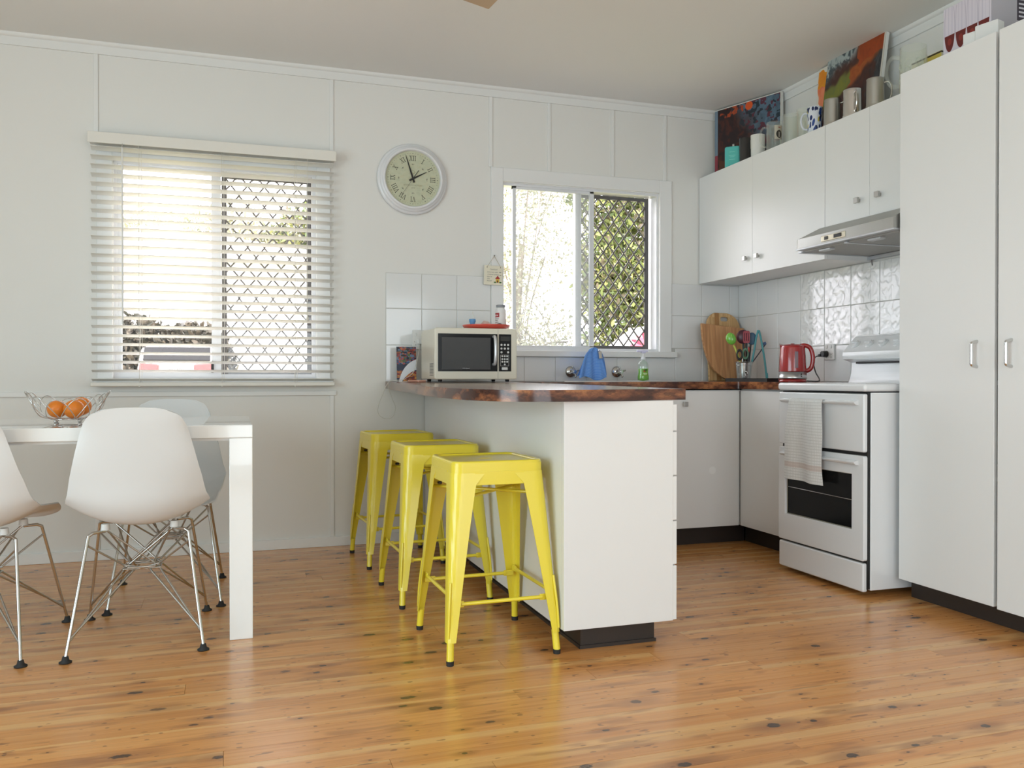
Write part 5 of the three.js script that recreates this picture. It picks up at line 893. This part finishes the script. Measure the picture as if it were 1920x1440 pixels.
function leafCloud(parent, name, n, place, size, cols, s0) {
  const g = new THREE.PlaneGeometry(1, 0.5, 2, 1); const p = g.attributes.position; for (let i = 0; i < p.count; i++) { const x = p.getX(i); p.setZ(i, -0.25 * x * x); p.setY(i, p.getY(i) * (1 - Math.abs(x) * 1.2)); } g.computeVertexNormals();
  const im = new THREE.InstancedMesh(g, P(0xffffff, 0.6, { side: THREE.DoubleSide, transmission: 0.3, thickness: 0 }), n); const o = new THREE.Object3D(), c = new THREE.Color();
  for (let i = 0; i < n; i++) { const q = place(i); o.position.copy(q); o.rotation.set(hash(i, 1, s0) * 6.3, hash(i, 2, s0) * 6.3, hash(i, 3, s0) * 6.3); const k = size * (0.6 + 0.8 * hash(i, 4, s0)); o.scale.set(k, k, k); o.updateMatrix(); im.setMatrixAt(i, o.matrix); const a = cols[Math.floor(hash(i, 5, s0) * cols.length)], b = 0.75 + 0.5 * hash(i, 6, s0); im.setColorAt(i, c.setRGB(a[0] * b, a[1] * b, a[2] * b)); }
  im.name = name; im.userData.kind = 'stuff'; im.castShadow = im.receiveShadow = true; parent.add(im); return im;
}
function tree(label, name, pos, trunkH, blobs, n, size, cols, s0, group) {
  const t = thing(name, label, name === 'hedge' ? 'hedge' : name === 'shrub' ? 'shrub' : 'tree', pos, 0, group); const bark = S([0.30, 0.25, 0.20], 0.9), parts = [];
  const tr = []; for (let i = 0; i <= 5; i++) tr.push([0.12 * (hash(i, 8, s0) - 0.5), i / 5 * trunkH, 0.12 * (hash(i, 9, s0) - 0.5)]); parts.push(tube(tr, 0.02 + trunkH * 0.008, 30, false, 8));
  mesh('trunk', parts[0], bark, t);
  const br = []; blobs.forEach((b, k) => { for (let j = 0; j < 3; j++) { const a = V3(0, trunkH * (0.35 + 0.55 * hash(k, j, s0)), 0), e = V3(b[0] + b[3] * (hash(k, j + 4, s0) - 0.5), b[1] + b[4] * 0.5 * (hash(k, j + 7, s0) - 0.5), b[2] + b[5] * (hash(k, j + 9, s0) - 0.5)); const m = a.clone().lerp(e, 0.5).add(V3(0.1 * (hash(k, j, 3) - 0.5), 0.15, 0)); br.push(tube([a, m, e], 0.007 + 0.008 * hash(k, j, 5), 14, false, 5)); } });
  mesh('branches', join(br), bark, t);
  leafCloud(t, 'foliage', n, (i) => { const b = blobs[Math.floor(hash(i, 11, s0) * blobs.length)]; const u = hash(i, 12, s0) * 2 - 1, a = hash(i, 13, s0) * 6.283, r = Math.pow(hash(i, 14, s0), 0.45), q = Math.sqrt(1 - u * u); return V3(b[0] + b[3] * r * q * Math.cos(a), b[1] + b[4] * r * u, b[2] + b[5] * r * q * Math.sin(a)); }, size, cols, s0);
  return t;
}
const glareLeafCols = [[0.40, 0.41, 0.29], [0.48, 0.46, 0.32], [0.30, 0.32, 0.21], [0.44, 0.41, 0.28]], bushCols = [[0.16, 0.21, 0.055], [0.25, 0.29, 0.08], [0.08, 0.12, 0.035], [0.38, 0.38, 0.13], [0.17, 0.14, 0.09]], hedgeCols = [[0.05, 0.046, 0.034], [0.075, 0.065, 0.045], [0.04, 0.04, 0.028], [0.1, 0.08, 0.055]];  // gum leaves lightened to put outdoor glare into their colour
tree('leafy green tree close outside the kitchen window behind the mesh screen', 'tree', [5.9, -0.45, -6.7], 2.6, [[0, 3.2, 0, 1.0, 0.9, 0.8], [0.4, 2.2, 0.1, 1.0, 0.8, 0.7], [-0.3, 4.2, 0, 0.9, 0.8, 0.7], [0.9, 3.6, 0, 0.8, 1.0, 0.7], [-0.5, 1.5, 0.3, 0.8, 0.7, 0.6], [-0.6, 2.8, 0.3, 0.6, 0.8, 0.5], [0.5, 1.2, 0, 1, 0.6, 0.6]], 26000, 0.085, bushCols, 701);
tree('sparse gum tree with leaves lightened for glare outside the sliding kitchen pane', 'tree', [4.15, -0.45, -7.2], 3.4, [[0, 3.4, 0, 1.0, 0.9, 0.6], [-0.6, 2.4, 0.2, 0.9, 0.9, 0.5], [0.5, 1.8, 0, 0.9, 0.8, 0.6], [0.2, 4.5, 0, 1.1, 0.7, 0.6], [-0.8, 4.1, 0, 0.7, 0.8, 0.5], [0.0, 1.5, 0, 1.0, 0.6, 0.5]], 22000, 0.05, glareLeafCols, 733);
tree('tall pale tree rising behind the neighbouring white house', 'tree', [-2.6, -0.45, -31], 6.6, [[0, 6.6, 0, 2.6, 1.6, 1.2], [2.6, 7.2, 0, 1.8, 1.6, 1.2], [-2.4, 6.9, 0, 1.8, 1.3, 1.2], [4.6, 6.4, 0, 1.4, 1.5, 1]], 6500, 0.2, glareLeafCols, 761);
tree('green tree at the far corner of the white house beyond the screened pane', 'tree', [4.2, -0.45, -30.5], 5.9, [[0, 5.9, 0, 1.8, 1.7, 1.0], [1.5, 7.0, 0, 1.5, 1.4, 1.0], [-1.2, 7.2, 0, 1.4, 1.3, 1.0]], 4200, 0.2, bushCols, 787);
tree('dark brown hedge standing behind the parked white car', 'hedge', [-2.4, -0.45, -19], 1.6, [[0, 1.5, 0, 1.6, 1.6, 0.6], [-2.2, 1.5, 0, 1.6, 1.5, 0.6], [1.5, 1.4, 0, 1.2, 1.5, 0.6], [-4, 1.6, 0, 1.5, 1.6, 0.6]], 22000, 0.24, hedgeCols, 811);
function carRear(label, pos, turn, plate, pink) {
  const c = thing('parked_car', label, 'car', pos, turn, null); const white = P([0.82, 0.82, 0.82], 0.2, { clearcoat: 1 });
  const s = new THREE.Shape(); s.moveTo(-2.1, 0.35); s.lineTo(2.1, 0.35); s.quadraticCurveTo(2.2, 0.6, 2.12, 0.9); s.quadraticCurveTo(2.08, 1.02, 1.95, 1.04); s.quadraticCurveTo(1.6, 1.4, 1.0, 1.45); s.lineTo(-0.3, 1.45); s.quadraticCurveTo(-0.9, 1.3, -1.2, 1.0); s.quadraticCurveTo(-1.9, 0.95, -2.1, 0.75); s.closePath();
  mesh('body', extrude(s, 1.72, 0.1, 10).translate(0, 0, -0.86).rotateY(-PI / 2), white, c); // rear faces +z
  mesh('rear_glass', at(box(1.5, 0.5, 0.03), 0, 1.25, 1.765, -0.87), M.blackGloss, c);
  for (const x of [-1, 1]) mesh('tail_light', at(rbox(0.44, 0.22, 0.14, 0.05), x * 0.6, 0.9, 2.1, -0.15, x * 0.12, x * 0.12), P(pink ? [0.75, 0.1, 0.2] : [0.62, 0.06, 0.06], 0.2), c);
  mesh('number_plate', box(0.42, 0.13, 0.01, 0, 0.86, 2.155), canvasMat(256, 80, (x, w, h) => { x.fillStyle = '#e8e8e8'; x.fillRect(0, 0, w, h); x.fillStyle = '#70404a'; x.font = 'bold 56px sans-serif'; x.textAlign = 'center'; x.fillText('987 STO', w / 2, 60); }), c);
  for (const x of [-0.72, 0.72]) for (const z of [-1.35, 1.35]) mesh('wheel', cyl(0.32, 0.32, 0.2, 0, 0, 0, 24).rotateZ(PI / 2).translate(x, 0.32, z), M.rubber, c);
  return c;
}
carRear('white car with red tail lights parked in front of the hedge', [-0.95, 0.43, -14.6], 0, true, false).scale.set(0.82, 0.8, 0.82);
{
  const v = thing('parked_van', 'white van with a red flower print parked in front of the green tree', 'van', [4.55, 0.1, -4.0], -0.468); v.scale.y = 0.73;
  const s = new THREE.Shape(); s.moveTo(-1.5, 0.35); s.lineTo(3.1, 0.35); s.lineTo(3.1, 1.85); s.quadraticCurveTo(3.08, 1.98, 2.95, 2.0); s.lineTo(0.05, 2.0); s.quadraticCurveTo(-0.1, 1.98, -0.2, 1.88); s.lineTo(-0.75, 1.3); s.quadraticCurveTo(-1.45, 1.2, -1.5, 0.9); s.closePath();
  const white = P([0.82, 0.82, 0.82], 0.2, { clearcoat: 1 });
  mesh('body', extrude(s, 1.7, 0.06, 8).translate(0, 0, -1.7), white, v);
  mesh('flower_print', new THREE.PlaneGeometry(0.5, 0.5).translate(0.1, 1.72, 0.004), canvasMat(256, 256, (c) => { c.fillStyle = '#e4e4e4'; c.fillRect(0, 0, 256, 256); for (let i = 0; i < 9; i++) { c.save(); c.translate(128, 150); c.rotate(-1.5 + i * 0.38); c.fillStyle = i % 2 ? '#c8324e' : '#d86a80'; c.beginPath(); c.ellipse(0, -62, 15, 58, 0, 0, 7); c.fill(); c.restore(); } c.fillStyle = '#b01f3a'; c.beginPath(); c.arc(128, 150, 26, 0, 7); c.fill(); }), v);
  for (const x of [-0.85, 2.2]) for (const z of [-1.5, -0.1]) mesh('wheel', cyl(0.33, 0.33, 0.2, 0, 0, 0, 24).rotateX(PI / 2).translate(x, 0.33, z), M.rubber, v);
  mesh('side_window', lim(-0.55, -0.05, 1.28, 1.6, 0.0, 0.004), M.blackGloss, v);
}
renderer.render(scene, camera);
